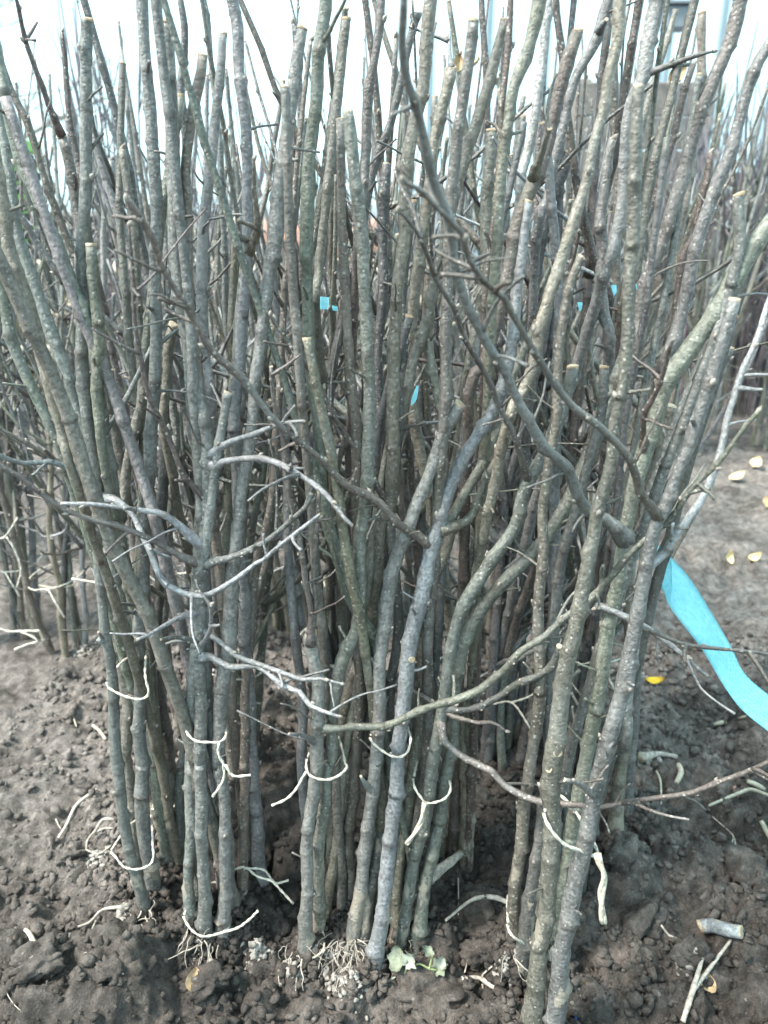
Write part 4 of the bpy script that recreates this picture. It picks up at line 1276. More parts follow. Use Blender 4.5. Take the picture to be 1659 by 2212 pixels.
TW('knotted twine with a twisted tail on the centre right bundle', 'K990,130 K1000,190 K1050,265 K1072,285 K1130,280 K1190,255 K1220,210 K1220,160', '5a', tails=('K1062,280,34 K1050,340 K1040,400 K1000,470 K950,540,40',), gap=0.016)
TW('slack twine with a thick twisted hanging end on the front right bundle', 'L265,350 L280,400 L330,480 L400,545 L480,575 L600,605', '6b', tails=('L598,600,36 L612,660,44 L640,740,50 L622,850,48 L625,950,46 L637,1030,52',), gap=0.018, r=0.0019)
TW('thin twine loop low on the left side of the front right bundle', 'L35,1040 L60,1100 L110,1140 L185,1165', '6e', gap=0.016)
TW('twine with a curled end low on the dark bundle left of the front right bundle', 'K1370,100 K1380,170 K1400,212 K1480,225 K1560,215 K1640,185', None, 0.885, tails=('K1560,220 K1595,280 K1570,320 K1500,340 K1440,310 K1405,245',), r=0.0018)
TW('dull twine loop on the second bundle from the left edge in the shade', 'G240,480 G320,495 G400,492 G460,475', None, 1.24, r=0.0018, mat='twine_old')
TW('stiff pale twine end crossing left of the front left bundle', 'G445,440 G520,452 G605,465', None, 1.0, back=False, r=0.002)
TW('twine loop with a hanging end on the bundle cut by the left edge', 'G-40,190 G20,185 G60,140 G110,60', None, 1.18, tails=('G40,180 G90,260 G130,380 G105,495',), back=False, r=0.002)
TW('frayed twine at the foot of the bundle cut by the left edge', 'G-20,745 G60,768 G130,765 G250,765', None, 1.17, tails=('G130,770 G200,800 G235,830 G180,845 G90,880',), back=False, r=0.0022)
TW('thin twine end behind the third bundle near the soil', 'K480,812 K560,780 K625,725', None, 0.72, back=False, mat='twine_old')

# ------------------------------------------------------------------ cyan tape
def ribbon(name, left, right, Y0, Y1, label, thick=0.0006, wav=0.0, sag=0.0, tilt=0.0):
    Lp, Rp = parse(left), parse(right)
    n = len(Lp)
    def edge(pp, dy=0.0):
        return spline(np.array([[*at_y(x, y, dy + Y0 + (Y1 - Y0) * i / (n - 1) + sag * math.sin(i / (n - 1) * math.pi))[0], i / (n - 1)] for i, (x, y, w) in enumerate(pp)]), 0.008)
    A, B = edge(Lp), edge(Rp, tilt)
    m = 90
    ta, tb = np.linspace(0, len(A) - 1, m), np.linspace(0, len(B) - 1, m)
    A = np.stack([np.interp(ta, np.arange(len(A)), A[:, k]) for k in range(4)], 1)
    B = np.stack([np.interp(tb, np.arange(len(B)), B[:, k]) for k in range(4)], 1)
    cols = 7
    V, UV = [], []
    for i in range(m):
        for j in range(cols):
            f = j / (cols - 1)
            p = A[i, :3] * (1 - f) + B[i, :3] * f
            p = p + np.array([0, -1, 0.3]) * (wav * (math.sin(i * 0.33 + f * 2.5) + 0.6 * math.sin(i * 0.11 - f * 4)))
            V.append(p); UV.append((f, A[i, 3] * (1 - f) + B[i, 3] * f))
    off = len(V)
    nrm = np.array([0, 1, 0.0])
    V = V + [p + nrm * thick for p in V]
    F = []
    for i in range(m - 1):
        for j in range(cols - 1):
            a = i * cols + j
            F.append((a, a + 1, a + cols + 1, a + cols))
            F.append((off + a + cols, off + a + cols + 1, off + a + 1, off + a))
    for i in range(m - 1):
        for j in (0, cols - 1):
            a = i * cols + j
            F.append((a, a + cols, off + a + cols, off + a))
    for i in (0, m - 1):
        for j in range(cols - 1):
            a = i * cols + j
            F.append((a, a + 1, off + a + 1, off + a))
    me = mesh_np(name, V, F, 'tape')
    uv = me.uv_layers.new(name='UVMap')
    UV = UV + UV
    for lp in me.loops:
        uv.data[lp.vertex_index if False else lp.index].uv = UV[lp.vertex_index]
    o = link(name, me)
    if label:
        tag(o, label, 'tape')
    return o

main_tape = ribbon('marking_tape', 'I780,290 I900,330 I988,400 I1040,600 I1230,860 I1390,1110 I1500,1260 I1659,1390 I1800,1500 I1990,1720 I2180,2060 I2330,2500 I2420,2760', 'I830,150 I960,220 I1062,310 I1160,420 I1290,620 I1430,850 I1512,1030 I1659,1160 I1810,1280 I2050,1500 I2290,1880 I2460,2380 I2560,2660',
                   0.80, 0.56, 'wide cyan plastic tape trailing from the front right bundle down to the right', wav=0.0022, tilt=0.05)
fold = ribbon('fold', 'I984,395 I990,480 I1018,540 I1040,598', 'I1058,318 I1062,420 I1058,520 I1048,600', 0.752, 0.742, None)
fold.parent = main_tape
for lab, l_, r_, Y in (
        ('small cyan tape scrap tied behind the green stem, centre left', 'E412,265 E412,300 E412,345', 'E468,270 E466,310 E462,345', 0.70),
        ('tiny cyan tape end just right of the cyan scrap, centre left', 'E485,320 E487,335 E490,352', 'E520,328 E520,340 E522,356', 0.70),
        ('thin sliver of cyan tape behind the centre stems', 'E1012,820 E985,890 E975,940', 'E1024,822 E1014,900 E990,935', 0.64),
        ('blue-green tape scrap behind the upper right stems', 'F685,195 F690,225 F700,262', 'F715,192 F718,225 F716,240', 0.66),
        ('blue tape end right of the blue-green scrap', 'F835,188 F838,205 F842,228', 'F888,178 F885,205 F878,230', 0.66),
        ('little blue tape scrap low behind the right stems', 'F475,300 F478,325 F484,355', 'F505,302 F503,325 F498,350', 0.66)):
    ribbon('tape_scrap', l_, r_, Y, Y, lab)

# ------------------------------------------------------------------ things lying on the soil
def lying(name, label, cat, path, mat, lift=0.002, ends=None, sides=7, color=None, rough=0.0, side=None):
    pts = parse(path)
    P = []
    for x, y, w in pts:
        g, t = on_ground(x, y)
        P.append([g[0], g[1], g[2] + w * t / FPX / 2 + lift, w * t / FPX / 2])
    P = np.array(P)
    # stiff pieces bridge the hollows
    P[:, 2] = np.maximum(P[:, 2], np.linspace(P[0, 2], P[-1, 2], len(P)) - 0.004)
    b = P[0, :3].copy()
    def mk(Q):
        C = spline(Q, 0.005)
        rr = C[:, 3] * (1 + rough * rng.standard_normal(len(C)))
        return tube(C[:, :3] - b, rr, sides)
    V, F, fr = mk(P)
    V, F = list(V), list(F)
    for sp in (side or ()):
        Q = []
        for x, y, w in parse(sp):
            g, t = on_ground(x, y)
            Q.append([g[0], g[1], g[2] + w * t / FPX / 2 + lift, w * t / FPX / 2])
        v, f, _ = mk(np.array(Q))
        k = len(V); V.extend(v); F.extend([tuple(i + k for i in q) for q in f])
    o = link(name, mesh_np(name, V, F, mat, np.zeros(len(V)) if mat == 'bark' else None), None, b, color)
    tag(o, label, cat)
    if ends:
        for idx in ends:
            C = P[::-1] if idx == 0 else P
            d = C[-1, :3] - C[-2, :3]; d /= np.linalg.norm(d)
            u = np.cross(d, [0, 0, 1.0]); u /= np.linalg.norm(u)
            cv, cf = cut_geo((C[-1, :3] - b, d, u, np.cross(d, u), C[-1, 3]), random, 10)
            link('cut_end', mesh_np('cut_end', cv, cf, 'wood'), o)
    return o

lying('twine_piece', 'loose piece of pale twine on the soil left of the front bundle', 'twine', 'J360,530,20 J420,430,18 J480,310,20 J605,215,22', 'twine')
lying('wood_splinter', 'thick white splinter lying at the lower left', 'splinter', 'J160,1095,22 J195,1150,30 J230,1210,34 J262,1275,32 J285,1330,20', 'straw', 0.004)
lying('root', 'branching pale root in front of the front left bundle', 'root', 'J810,945,26 J650,1000,18 J560,1060,16 J425,1085,14', 'root', side=('J600,1030,14 J545,1150,10',))
lying('root', 'thin root with a knobbly end below the front left bundle', 'root', 'J535,1240,26 J560,1262,14 J640,1300,12 J770,1360,8', 'root')
lying('root', 'little hooked root at the lower left edge', 'root', 'J135,1240,12 J100,1310,11 J135,1370,9', 'root')
lying('root', 'hair-thin root curling at the bottom left', 'root', 'J60,1400,6 J50,1490,6 J90,1550,6 J130,1585,6', 'root', sides=5)
lying('root', 'short pale root left of the loose twine piece', 'root', 'J350,395,12 J365,430,10 J385,460,8', 'root', sides=5)
lying('root', 'tangled pale rootlets beside the lower twine loop at left', 'root', 'J720,435,16 J650,440,22 J600,510,18 J560,590,14 J545,625,10', 'root', 0.012, side=('J720,490,12 J640,495,12 J560,560,10', 'J700,600,14 J620,650,12 J540,620,10'))
lying('root', 'frayed woody root sticking out right of the centre right bundle', 'root', 'K1090,850,70 K1150,790,66 K1230,725,54 K1290,675,40 K1355,640,26', 'root', 0.016, rough=0.06, side=('K1280,690,24 K1305,640,18 K1308,580,12',))
lying('root', 'long pale root reaching the left side of the front right bundle', 'root', 'K1190,1045,16 K1350,990,22 K1480,962,34 K1585,940,28', 'root', 0.006, rough=0.08)
lying('root', 'short straight root standing out right of the weed', 'root', 'K1345,1200,14 K1335,1280,13 K1310,1350,9', 'root')
lying('root', 'hairy branching root on the soil right of the weed', 'root', 'K1290,1400,22 K1400,1430,26 K1500,1462,24 K1659,1480,22 L160,1490,22', 'root', 0.004, rough=0.1, side=('K1440,1430,16 K1418,1380,12 K1480,1320,10', 'K1420,1430,12 K1430,1500,10 K1475,1550,8'))
lying('root', 'pale forked root at the bottom right corner', 'root', 'L1120,1690,34 L1180,1500,36 L1210,1400,28 L1245,1280,22', 'root', 0.008, rough=0.05, side=('L1185,1490,30 L1290,1350,24 L1420,1175,18',))
cutp = lying('cut_stem_piece', 'short blue-grey length of cut stem lying at the lower right', 'stem piece', 'L1230,1108,82 L1290,1115,84 L1400,1128,80 L1478,1140,78', 'bark', 0.006, ends=(0, 1), sides=12, color=(0.26, 0.29, 0.31))
lying('root', 'crooked root leading to the cut stem piece', 'root', 'L990,1055,14 L1040,1120,14 L1080,1135,12 L1150,1190,12', 'root')
lying('straw', 'long dry straw on the soil at the right edge', 'straw', 'L1285,328,16 L1450,280,22 L1540,262,24 L1659,268,22 L1740,275,20', 'straw', 0.006)
lying('root', 'fine forked root on the soil at the right', 'root', 'L1310,380,9 L1430,510,10 L1470,590,10 L1600,660,11 L1645,765,9', 'root', sides=5, side=('L1440,500,8 L1440,580,8 L1520,610,8',))
lying('straw', 'upright thin straw right of the front right bundle', 'straw', 'L962,105,14 L978,220,14 L992,310,10', 'straw', 0.004)
lying('bark_curl', 'curled pale bark strip right of the front right bundle', 'bark', 'I1095,1625,24 L1100,85,32 L1112,130,36 L1085,190,28', 'straw', 0.006)
lying('cut_twig', 'pale cut twig with a sawn end behind the front right bundle', 'twig', 'I858,1600,70 I900,1590,56 I980,1570,34 I1090,1580,26', 'root', 0.006, ends=(0,))
lying('straw', 'broken straw chip at the far right', 'straw', 'L1525,165,26 L1590,195,34 L1635,220,26', 'straw')
lying('straw', 'pale chip cut by the right edge', 'straw', 'L1612,410,24 L1640,470,34 L1680,540,30', 'straw')
lying('straw', 'short pale straw on the bare soil left of the front left bundle', 'straw', 'G578,1365,16 G620,1410,18 G660,1452,18', 'straw')
lying('straw', 'faint thin straw higher on the bare soil at left', 'straw', 'G455,1285,9 G465,1330,10 G478,1372,9', 'straw')
lying('plastic_scrap', 'tiny bright blue scrap at the bottom edge right of the bundle', 'scrap', 'L462,1625,16 L460,1650,18 L455,1680,16', 'blue')
lying('bark_chip', 'small rust red chip on the soil at the right', 'chip', 'L1445,195,22 L1455,225,26 L1465,262,20', 'clay')
for i, (p_, lab) in enumerate((('I1320,1360,16 I1370,1355,30 I1400,1350,16', 'pale chip on the soil below the tape'),
                               ('I1470,1320,10 I1510,1315,20 I1550,1300,10', 'pale sliver beside the tape edge'),
                               ('K1270,760,8 K1272,880,8 K1270,990,6', 'thin root hanging down the soil right of the woody root'))):
    lying('wood_chip', lab, 'chip', p_, 'straw')

# root clump and pale crumb clusters
def clump(path_pt, s, label):
    x, y, w = parse(path_pt)[0]
    g, t = on_ground(x, y)
    me = clods[2].copy(); me.materials.clear(); me.materials.append(M['crumb'])
    o = link('root_clump', me, None, (g[0], g[1], g[2] + s * 0.35))
    o.scale = (s, s, s * 1.2)
    return tag(o, label, 'root clump')
M['pale_crumb'] = simple('pale_dry_soil', (0.30, 0.28, 0.255), 0.95, 0.5, 150)
clump('L1180,1230', 0.017, 'earthy root clump beside the cut stem piece at the lower right')
def clus(*pp):
    out = []
    for q in pp:
        x, y, w = parse(q)[0]
        g, t = on_ground(x, y)
        out.append((g[0], g[1], w * t / FPX))
    return out
crumbs('pale_soil_crumbs', 4200, 0.0006, 0.0046, 2.5, 5, (0, 1, 0, 1), 'pale_crumb', 'pale dry soil crumbs clinging round the feet of the front bundles',
       clus('K320,1200,40', 'K250,1330,30', 'K560,1300,60', 'K560,1250,40', 'K600,1420,50', 'K530,1380,50', 'J1270,1040,40', 'J1270,1230,30', 'J1340,1330,26', 'J1590,1190,34', 'J780,980,26', 'J620,640,40', 'L110,1270,36', 'L120,1060,24', 'G550,880,40', 'G500,730,20', 'L1170,1260,36', 'K1560,1280,24', 'I890,1600,30', 'J900,1000,20'), 0.014)

feet = [(t_.base[0], t_.base[1] - 0.004, 0.016) for k_, t_ in TREES.items() if k_[0] != 'u' and t_.base[1] < 0.9]
crumbs('heaped_soil', 9000, 0.0009, 0.0075, 3.2, 9, (0, 1, 0, 1), 'crumb', 'loose soil heaped round the feet of the front bundles', feet, 0.02)

# ------------------------------------------------------------------ leaves
def leaf_mesh(name, L, Wd, mat, curl=0.3, lobes=0, seed=0):
    g = random.Random(seed)
    n, mcol = 12, 6
    V, F = [], []
    for i in range(n + 1):
        f = i / n
        w = Wd * math.sin(math.pi * min(1, f * 0.97 + 0.03)) ** 0.75 * (1 - 0.25 * f)
        if lobes:
            w *= 1 + 0.22 * math.sin(f * math.pi * lobes + g.random())
        for j in range(mcol + 1):
            s = j / mcol * 2 - 1
            V.append((s * w, f * L, curl * L * (f - 0.5) ** 2 * 1.6 + curl * Wd * s * s * 0.9 + g.uniform(-1, 1) * 0.02 * L - 0.05 * L * (abs(s) < 0.2)))
    for i in range(n):
        for j in range(mcol):
            a = i * (mcol + 1) + j
            F.append((a, a + 1, a + mcol + 2, a + mcol + 1))
    k = len(V)
    V2 = [(x, y, z - 0.0004) for x, y, z in V]
    F2 = [tuple(reversed([q + k for q in f])) for f in F]
    return mesh_np(name, V + V2, F + F2, mat)

def leaf_on_ground(pt, L, Wd, mat, label, rot, tilt=(0.15, 0.1), seed=0, curl=0.3, lift=0.004):
    x, y, w = parse(pt)[0]
    g, t = on_ground(x, y)
    o = link('fallen_leaf', leaf_mesh('fallen_leaf', L, Wd, mat, curl, 0, seed), None, (g[0], g[1], g[2] + lift))
    o.rotation_euler = (tilt[0], tilt[1], rot)
    return tag(o, label, 'leaf')

leaf_on_ground('I900,1095', 0.032, 0.011, 'leaf_yellow', 'yellow and brown fallen leaf right of the front right bundle', R(-95), seed=1)
leaf_on_ground('F1560,1340', 0.05, 0.02, 'leaf_pale', 'large pale yellow fallen leaf on the far soil at right', R(-40), (0.5, 0.2), 2)
leaf_on_ground('F1420,1420', 0.055, 0.02, 'leaf_pale', 'pale tan fallen leaf just below the large yellow one at right', R(-75), (0.4, 0.1), 3)
leaf_on_ground('F1640,1590', 0.05, 0.018, 'leaf_tan', 'orange fallen leaf cut by the right edge', R(-30), (0.5, 0.3), 4)
leaf_on_ground('I1410,360', 0.032, 0.012, 'leaf_pale', 'folded cream leaf standing on the far soil', R(10), (1.0, 0.2), 5, 0.6)
leaf_on_ground('I1530,345', 0.034, 0.012, 'leaf_pale', 'crumpled cream leaf right of the folded one', R(-70), (0.4, 0.4), 6, 0.7)
leaf_on_ground('J1215,1500', 0.026, 0.012, 'leaf_tan', 'curled brown leaf on the soil below the second bundle', R(20), (0.4, 0.3), 7, 0.3)
leaf_on_ground('L1290,1490', 0.022, 0.011, 'leaf_tan', 'round tan leaf beside the forked root', R(15), (0.5, 0.1), 8, 0.5)
leaf_on_ground('K925,470', 0.03, 0.012, 'leaf_pale', 'spotted pale leaf wedged behind the centre right bundle', R(5), (1.3, 0.0), 9, 0.3, 0.03)
leaf_on_ground('L440,1500', 0.024, 0.010, 'leaf_tan', 'dull brown leaf half buried beside the front right bundle', R(-50), (0.15, 0.1), 10, 0.2, -0.001)

def hung_leaf(key, pt, Y, L, Wd, mat, label, rx, ry, rz, seed):
    x, y, w = parse(pt)[0]
    p, t = at_y(x, y, Y)
    o = link('withered_leaf', leaf_mesh('withered_leaf', L, Wd, mat, 0.35, 0, seed), None, p)
    o.rotation_euler = (rx, ry, rz)
    return tag(o, label, 'leaf')
hung_leaf('u33', 'C1070,560', 0.80, 0.021, 0.0065, 'leaf_tan', 'lower of two withered tan leaves against the sky, upper right', R(80), 0, R(-15), 21)
hung_leaf('u33', 'C1098,500', 0.80, 0.021, 0.0068, 'leaf_tan', 'upper of two withered tan leaves against the sky, upper right', R(95), 0, R(-8), 22)
hung_leaf('u17', 'B1270,460', 0.78, 0.016, 0.006, 'leaf_tan', 'withered reddish leaf beside the broad flat cut, upper centre', R(70), 0, R(-12), 23)
hung_leaf('u17', 'B1310,440', 0.79, 0.018, 0.005, 'leaf_pale', 'withered pale leaf pointing right beside the broad flat cut', R(30), 0, R(-70), 24)

# the weed
wx, wy, _w = parse('K960,1480')[0]
wg, wt = on_ground(wx, wy)
weed = tag(empty('weed', wg), 'small uprooted weed with pale green leaves before the front centre pair', 'weed')
def wpt(pt, up):
    x, y, w = parse(pt)[0]
    p, t = at_y(x, y, wg[1] - 0.002 + up)
    return p
for i, pp in enumerate((('K750,1655', 'K850,1580', 'K920,1525', 'K965,1480'), ('K960,1480', 'K935,1420', 'K940,1340', 'K960,1290'), ('K960,1480', 'K1010,1410', 'K1080,1340', 'K1110,1230'),
                        ('K965,1300', 'K1030,1285', 'K1080,1310', 'K1140,1325'), ('K960,1480', 'K1040,1460', 'K1100,1440'), ('K940,1400', 'K890,1395', 'K850,1420'))):
    C = spline(np.array([[*(wpt(q, 0.0) - wg), 0.0011] for q in pp]), 0.004)
    C[:, 2] = np.maximum(C[:, 2], 0.002)
    v, f, _ = tube(C[:, :3], C[:, 3], 6)
    link('stalk', mesh_np('stalk', v, f, 'weed_stem'), weed)
for i, (pt, L, Wd, rz, rx, mt) in enumerate((('K890,1330', 0.026, 0.013, -30, 50, 'weed'), ('K950,1290', 0.018, 0.010, -40, 70, 'weed_pale'), ('K1120,1340', 0.021, 0.010, -60, 45, 'weed'),
                                           ('K1110,1235', 0.015, 0.006, 60, 35, 'weed'), ('K1030,1410', 0.021, 0.009, -55, 30, 'weed_pale'), ('K1080,1460', 0.020, 0.010, -80, 40, 'weed'), ('K880,1400', 0.021, 0.007, 130, 25, 'weed_pale'),
                                           ('K1160,1310', 0.014, 0.007, -20, 60, 'weed_pale'))):
    p = wpt(pt, 0.0) - wg
    p[2] = max(p[2], 0.006)
    o = link('leaf', leaf_mesh('leaf', L, Wd, mt, 0.35, 5, 40 + i), weed, p)
    o.rotation_euler = (R(rx), R(random.uniform(-20, 20)), R(rz))

# ------------------------------------------------------------------ far behind
def box_geo(x0, x1, y0, y1, z0, z1):
    V = [(x, y, z) for x in (x0, x1) for y in (y0, y1) for z in (z0, z1)]
    F = [(0, 1, 3, 2), (4, 6, 7, 5), (0, 4, 5, 1), (2, 3, 7, 6), (0, 2, 6, 4), (1, 5, 7, 3)]
    return V, F
def box(name, b, mat, parent, org=(0, 0, 0)):
    V, F = box_geo(*b)
    V = [tuple(np.array(v) - np.array(org)) for v in V]
    o = link(name, mesh_np(name, V, F, mat, smooth=False), parent)
    bv = o.modifiers.new('bevel', 'BEVEL'); bv.width = min(b[1] - b[0], b[3] - b[2], b[5] - b[4]) * 0.12
    return o

def crate(x, y, z, rz, label):
    r = tag(empty('slatted_crate', (x, y, z)), label, 'crate', 'black crates behind the rows')
    r.rotation_euler.z = rz
    w, d, h = 0.60, 0.40, 0.26
    for k in range(4):
        z0 = 0.02 + k * 0.062
        for s in (-1, 1):
            box('slat', (-w / 2, w / 2, s * d / 2 - 0.006, s * d / 2 + 0.006, z0, z0 + 0.036), 'crate', r)
            box('slat', (s * w / 2 - 0.006, s * w / 2 + 0.006, -d / 2 + 0.008, d / 2 - 0.008, z0, z0 + 0.036), 'crate', r)
    for sx in (-1, 1):
        for sy in (-1, 1):
            box('corner_post', (sx * (w / 2 - 0.024) - 0.012, sx * (w / 2 - 0.024) + 0.012, sy * (d / 2 - 0.022) - 0.012, sy * (d / 2 - 0.022) + 0.012, 0, h), 'crate', r)
    box('base', (-w / 2 + 0.01, w / 2 - 0.01, -d / 2 + 0.01, d / 2 - 0.01, 0.004, 0.016), 'crate', r)
for i, (x, nm) in enumerate(((-2.02, 'left'), (-1.36, 'right'))):
    for k in range(4 if i == 0 else 3):
        crate(x + random.uniform(-0.02, 0.02), 4.0, 0.0 + k * 0.262, R(random.uniform(-4, 4)), 'black slatted plastic crate, ' + ['bottom', 'second', 'third', 'topmost'][k] + ' of the ' + nm + ' stack behind the rows')

def revolve(name, prof, mat, parent, loc=(0, 0, 0), n=20):
    V, F = [], []
    for r, z in prof:
        for q in range(n):
            a = 2 * math.pi * q / n
            V.append((r * math.cos(a), r * math.sin(a), z))
    for i in range(len(prof) - 1):
        for q in range(n):
            F.append((i * n + q, i * n + (q + 1) % n, (i + 1) * n + (q + 1) % n, (i + 1) * n + q))
    F.append(tuple(range((len(prof) - 1) * n, len(prof) * n))); F.append(tuple(range(n - 1, -1, -1)))
    return link(name, mesh_np(name, V, F, mat), parent, loc)

bn = tag(empty('green_bin', (-2.25, 4.9, 0)), 'bright green bin glimpsed above the black crates at left', 'bin')
box('body', (-0.18, 0.18, -0.18, 0.18, 0.02, 1.10), 'green', bn)
box('lid', (-0.20, 0.20, -0.21, 0.20, 1.103, 1.17), 'green', bn)
br = tag(empty('water_barrel', (1.92, 3.4, 0)), 'blue plastic barrel at the right edge behind the stems', 'barrel')
revolve('body', [(0.22, 0.0), (0.25, 0.05), (0.26, 0.4), (0.27, 0.42), (0.26, 0.44), (0.26, 0.85), (0.27, 0.87), (0.26, 0.89), (0.24, 1.18), (0.2, 1.22)], 'blue', br)
revolve('lid', [(0.12, 1.221), (0.12, 1.26), (0.1, 1.265)], 'blue', br)

pb = tag(empty('plank_bay', (1.25, 4.3, 0)), 'brown plank wall of a bay behind the upper right stems', 'plank wall')
for k in range(9):
    box('plank', (-0.30, 0.38 + random.uniform(-0.02, 0.02), -0.02 + random.uniform(-0.004, 0.004), 0.02, 0.03 + k * 0.15, 0.175 + k * 0.15 + random.uniform(-0.004, 0.003)), 'plank', pb)
for x in (-0.26, 0.34):
    box('post', (x - 0.04, x + 0.04, 0.024, 0.10, 0, 1.40), 'plank', pb)
po = tag(empty('dark_post', (2.13, 4.5, 0)), 'dark square post against the sky near the right edge', 'post')
box('shaft', (-0.035, 0.035, -0.035, 0.035, 0, 1.66), 'post', po)
box('cap', (-0.042, 0.042, -0.042, 0.042, 1.663, 1.70), 'post', po)

def pallets(x, y, n, label):
    r = tag(empty('pallet_stack', (x, y, 0)), label, 'pallets')
    for k in range(n):
        z = k * 0.145
        for j in range(5):
            box('board', (-0.55, 0.55, -0.4 + j * 0.17, -0.29 + j * 0.17, z + 0.123, z + 0.143), 'pale_plank', r)
        for j in (-0.5, 0, 0.5):
            box('bearer', (j - 0.045, j + 0.045, -0.38, 0.40, z + 0.002, z + 0.12), 'pale_plank', r)
    return r
pallets(-1.55, 3.5, 4, 'stack of pale wooden pallets behind the left stems')
pallets(-0.35, 3.6, 4, 'stack of pale wooden pallets behind the centre stems')
bs = tag(empty('clay_pipe', (-0.30, 3.5, 0.585)), 'reddish clay pipe lying on the centre pallets', 'pipe')
o = revolve('barrel', [(0.075, -0.3), (0.08, -0.28), (0.08, 0.28), (0.095, 0.285), (0.095, 0.33), (0.07, 0.33)], 'clay', bs, (0, 0, 0.097)); o.rotation_euler = (0, R(90), 0)
rl = tag(empty('sheet_roll', (-0.30, 3.66, 0.585)), 'dark grey roll of sheeting behind the clay pipe', 'roll')
o = revolve('roll', [(0.03, -0.4), (0.11, -0.4), (0.112, -0.2), (0.108, 0.2), (0.11, 0.4), (0.03, 0.4)], 'roof', rl, (0, 0, 0.115)); o.rotation_euler = (0, R(90), 0)

# glasshouse side far to the right
gh = tag(empty('glasshouse', (3.4, 9.5, 0)), 'pale film-clad glasshouse side behind everything, centre to right', 'glasshouse')
for k in range(13):
    x = -2.9 + k * 0.62
    box('upright', (x - 0.03, x + 0.03, -0.03, 0.03, 0, 3.6), 'frame', gh)
    if k < 12:
        box('pane', (x + 0.032, x + 0.588, -0.004, 0.004, 0.42, 3.55), 'pane', gh)
box('base_rail', (-2.95, 4.6, -0.05, 0.05, 0, 0.4), 'frame', gh)
box('gutter', (-2.95, 4.6, -0.10, 0.06, 3.603, 3.75), 'roof', gh)
fb = tag(empty('vent_box', (2.95, 9.2, 0)), 'grey vent box on a post before the glasshouse, upper right', 'box')
box('post', (-0.03, 0.03, -0.03, 0.03, 0, 2.5), 'frame', fb)
box('housing', (-0.09, 0.16, -0.1, 0.1, 2.503, 2.72), 'roof', fb)
box('hood', (-0.13, 0.2, -0.14, 0.14, 2.723, 2.75), 'roof', fb)

# dark whips: brushy bundles in the rows beyond
def whips(cx, cy, n, hgt, spread, seed, r=0.006, twigs=5):
    rnd = random.Random(seed)
    V, F = [], []
    def add(P, sd=5):
        C = spline(np.array(P), 0.07)
        v, f, _ = tube(C[:, :3], C[:, 3], sd, cap=False)
        k = len(V); V.extend(v); F.extend([tuple(i + k for i in q) for q in f])
    for _ in range(n):
        a = rnd.uniform(0, 6.28); q = rnd.random() ** 0.5 * 0.08
        b = np.array([math.cos(a) * q, math.sin(a) * q, 0]); t = np.array([math.cos(a), math.sin(a), 0]) * q / 0.08 * spread
        h = hgt * rnd.uniform(0.75, 1.05)
        P = []
        for i in range(6):
            f = i / 5
            p = b + t * f ** 1.6 + np.array([rnd.uniform(-1, 1) * 0.015, rnd.uniform(-1, 1) * 0.015, f * h])
            P.append([*p, r * (1 - 0.65 * f)])
        add(P)
        for _t in range(twigs):
            i = rnd.randint(1, 4); p = np.array(P[i][:3]); a2 = rnd.uniform(0, 6.28)
            L = rnd.uniform(0.08, 0.26)
            d = np.array([math.cos(a2) * 0.45, math.sin(a2) * 0.45, 1.0])
            add([[*p, r * 0.45], [*(p + d * L * 0.5), r * 0.4], [*(p + d * L + np.array([0, 0, 0.02])), r * 0.22]], 4)
    return V, F
for i, (cx, cy, n, h_, sp, lab) in enumerate(((-0.90, 2.75, 20, 1.42, 0.10, 'brushy dark purple bundle of whips rising behind the upper left stems'),
                                             (-0.60, 3.0, 12, 1.25, 0.12, 'smaller brushy bundle right of the dark purple whips'),
                                             (1.18, 3.05, 16, 1.12, 0.14, 'twiggy purple bundle behind the upper right stems'),
                                             (1.52, 3.15, 16, 1.25, 0.16, 'tall twiggy bundle at the right behind the leaning stems'))):
    V, F = whips(0, 0, n, h_, sp, 300 + i)
    r = tag(empty('whip_bundle', (cx, cy, ground_h(cx, cy))), lab, 'whips')
    link('whips', mesh_np('whips', V, F, 'bark', np.zeros(len(V))), r, None, (0.13, 0.105, 0.125) if i != 3 else (0.16, 0.14, 0.15))['kind'] = 'stuff'
V, F = [], []
rnd = random.Random(77)
for k in range(130):
    x, y = rnd.uniform(-4.2, 4.4), rnd.uniform(3.1, 6.0)
    if k % 3 == 0:
        x, y = rnd.uniform(0.9, 3.6), rnd.uniform(3.3, 4.2)
    if (abs(x + 1.6) < 1.1 and y < 4.4) or (abs(x - 1.3) < 0.6 and y > 4.0) or (abs(x + 0.35) < 0.6 and y < 4.1):
        continue
    v, f = whips(0, 0, 12 if k % 3 == 0 else 7, rnd.uniform(0.85, 1.15) * (1.2 if k % 3 == 0 else 1), 0.12, 500 + k, 0.009 if k % 3 == 0 else 0.0065, 4)
    b = len(V); V.extend([np.array(q) + np.array([x, y, 0]) for q in v]); F.extend([tuple(i + b for i in q) for q in f])
fw = link('distant_saplings', mesh_np('distant_saplings', V, F, 'bark', np.zeros(len(V))), None, None, (0.135, 0.13, 0.14))
fw['kind'] = 'stuff'; fw['label'] = 'blurred mass of distant saplings filling the far beds'; fw['category'] = 'saplings'

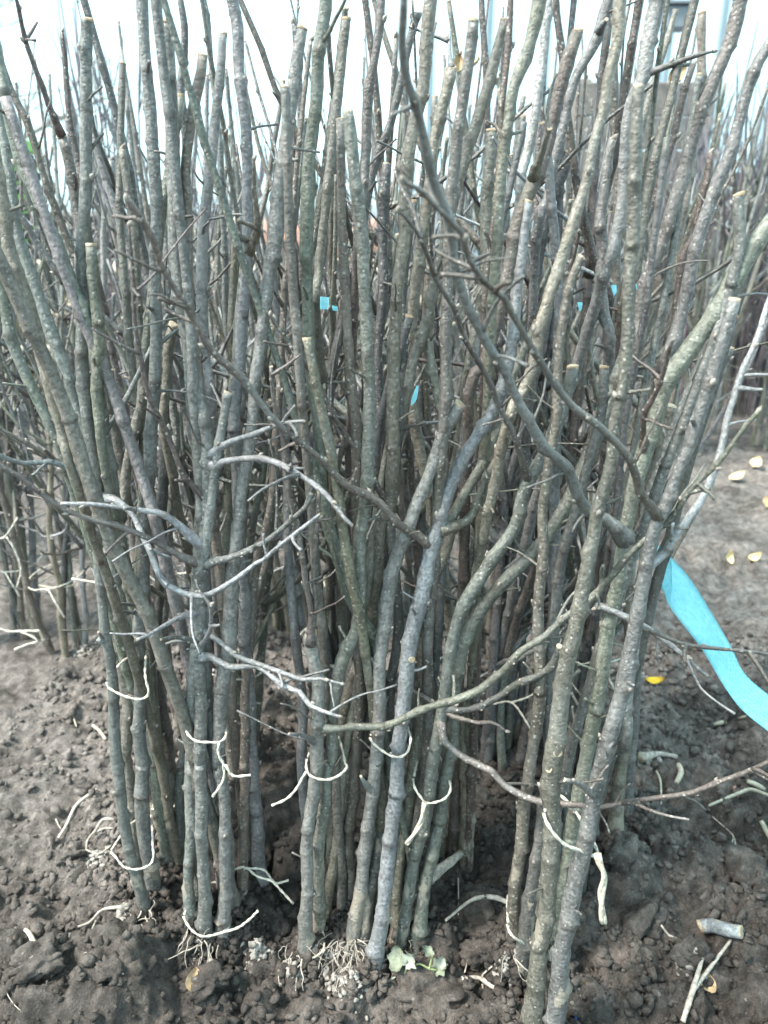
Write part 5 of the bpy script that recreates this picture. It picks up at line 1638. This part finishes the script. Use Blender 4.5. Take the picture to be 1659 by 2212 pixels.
# bare trees far left
def far_tree(x, y, h_, seed, label):
    rnd = random.Random(seed)
    r = tag(empty('bare_tree', (x, y, -0.05)), label, 'tree')
    TV, TF, CV, CF = [], [], [], []
    def add(V, F, P, sd):
        C = spline(np.array(P), 0.4)
        v, f, _ = tube(C[:, :3], C[:, 3], sd, cap=False)
        k = len(V); V.extend(v); F.extend([tuple(i + k for i in q) for q in f])
    tr = [[0, 0, 0, 0.16], [0.05, 0, h_ * 0.25, 0.13], [0.0, 0.1, h_ * 0.5, 0.09], [0.1, 0.1, h_ * 0.8, 0.05]]
    add(TV, TF, tr, 8)
    def grow(p, d, L, rad, lev):
        P = [[*p, rad]]
        q = np.array(p, float); dd = np.array(d, float)
        for s in range(3):
            dd = dd + np.array([rnd.uniform(-0.3, 0.3), rnd.uniform(-0.3, 0.3), rnd.uniform(-0.12, 0.18)]); dd /= np.linalg.norm(dd)
            q = q + dd * L / 3
            P.append([*q, rad * (1 - 0.22 * (s + 1))])
        add(CV, CF, P, 4)
        if lev > 0:
            for _ in range(5 if lev > 1 else 6):
                j = rnd.randint(1, 3)
                nd = dd + np.array([rnd.uniform(-1, 1), rnd.uniform(-1, 1), rnd.uniform(-0.5, 0.7)]) * 0.8
                grow(P[j][:3], nd / np.linalg.norm(nd), L * rnd.uniform(0.45, 0.7), rad * 0.45, lev - 1)
    for k in range(9):
        f = rnd.uniform(0.25, 0.8) * h_
        a = rnd.uniform(0, 6.28)
        grow([0.05, 0.05, f], np.array([math.cos(a), math.sin(a), 0.7]) / 1.22, h_ * rnd.uniform(0.25, 0.4), 0.05, 3)
    link('trunk', mesh_np('trunk', TV, TF, 'bark', np.zeros(len(TV))), r, None, (0.17, 0.17, 0.15))
    link('crown', mesh_np('crown', CV, CF, 'bark', np.zeros(len(CV))), r, None, (0.24, 0.24, 0.19))
far_tree(-6.6, 14.5, 6.5, 3, 'bare branching tree blurred at the top left corner')
far_tree(-9.4, 16.5, 7.0, 4, 'second bare tree further back at the left edge')
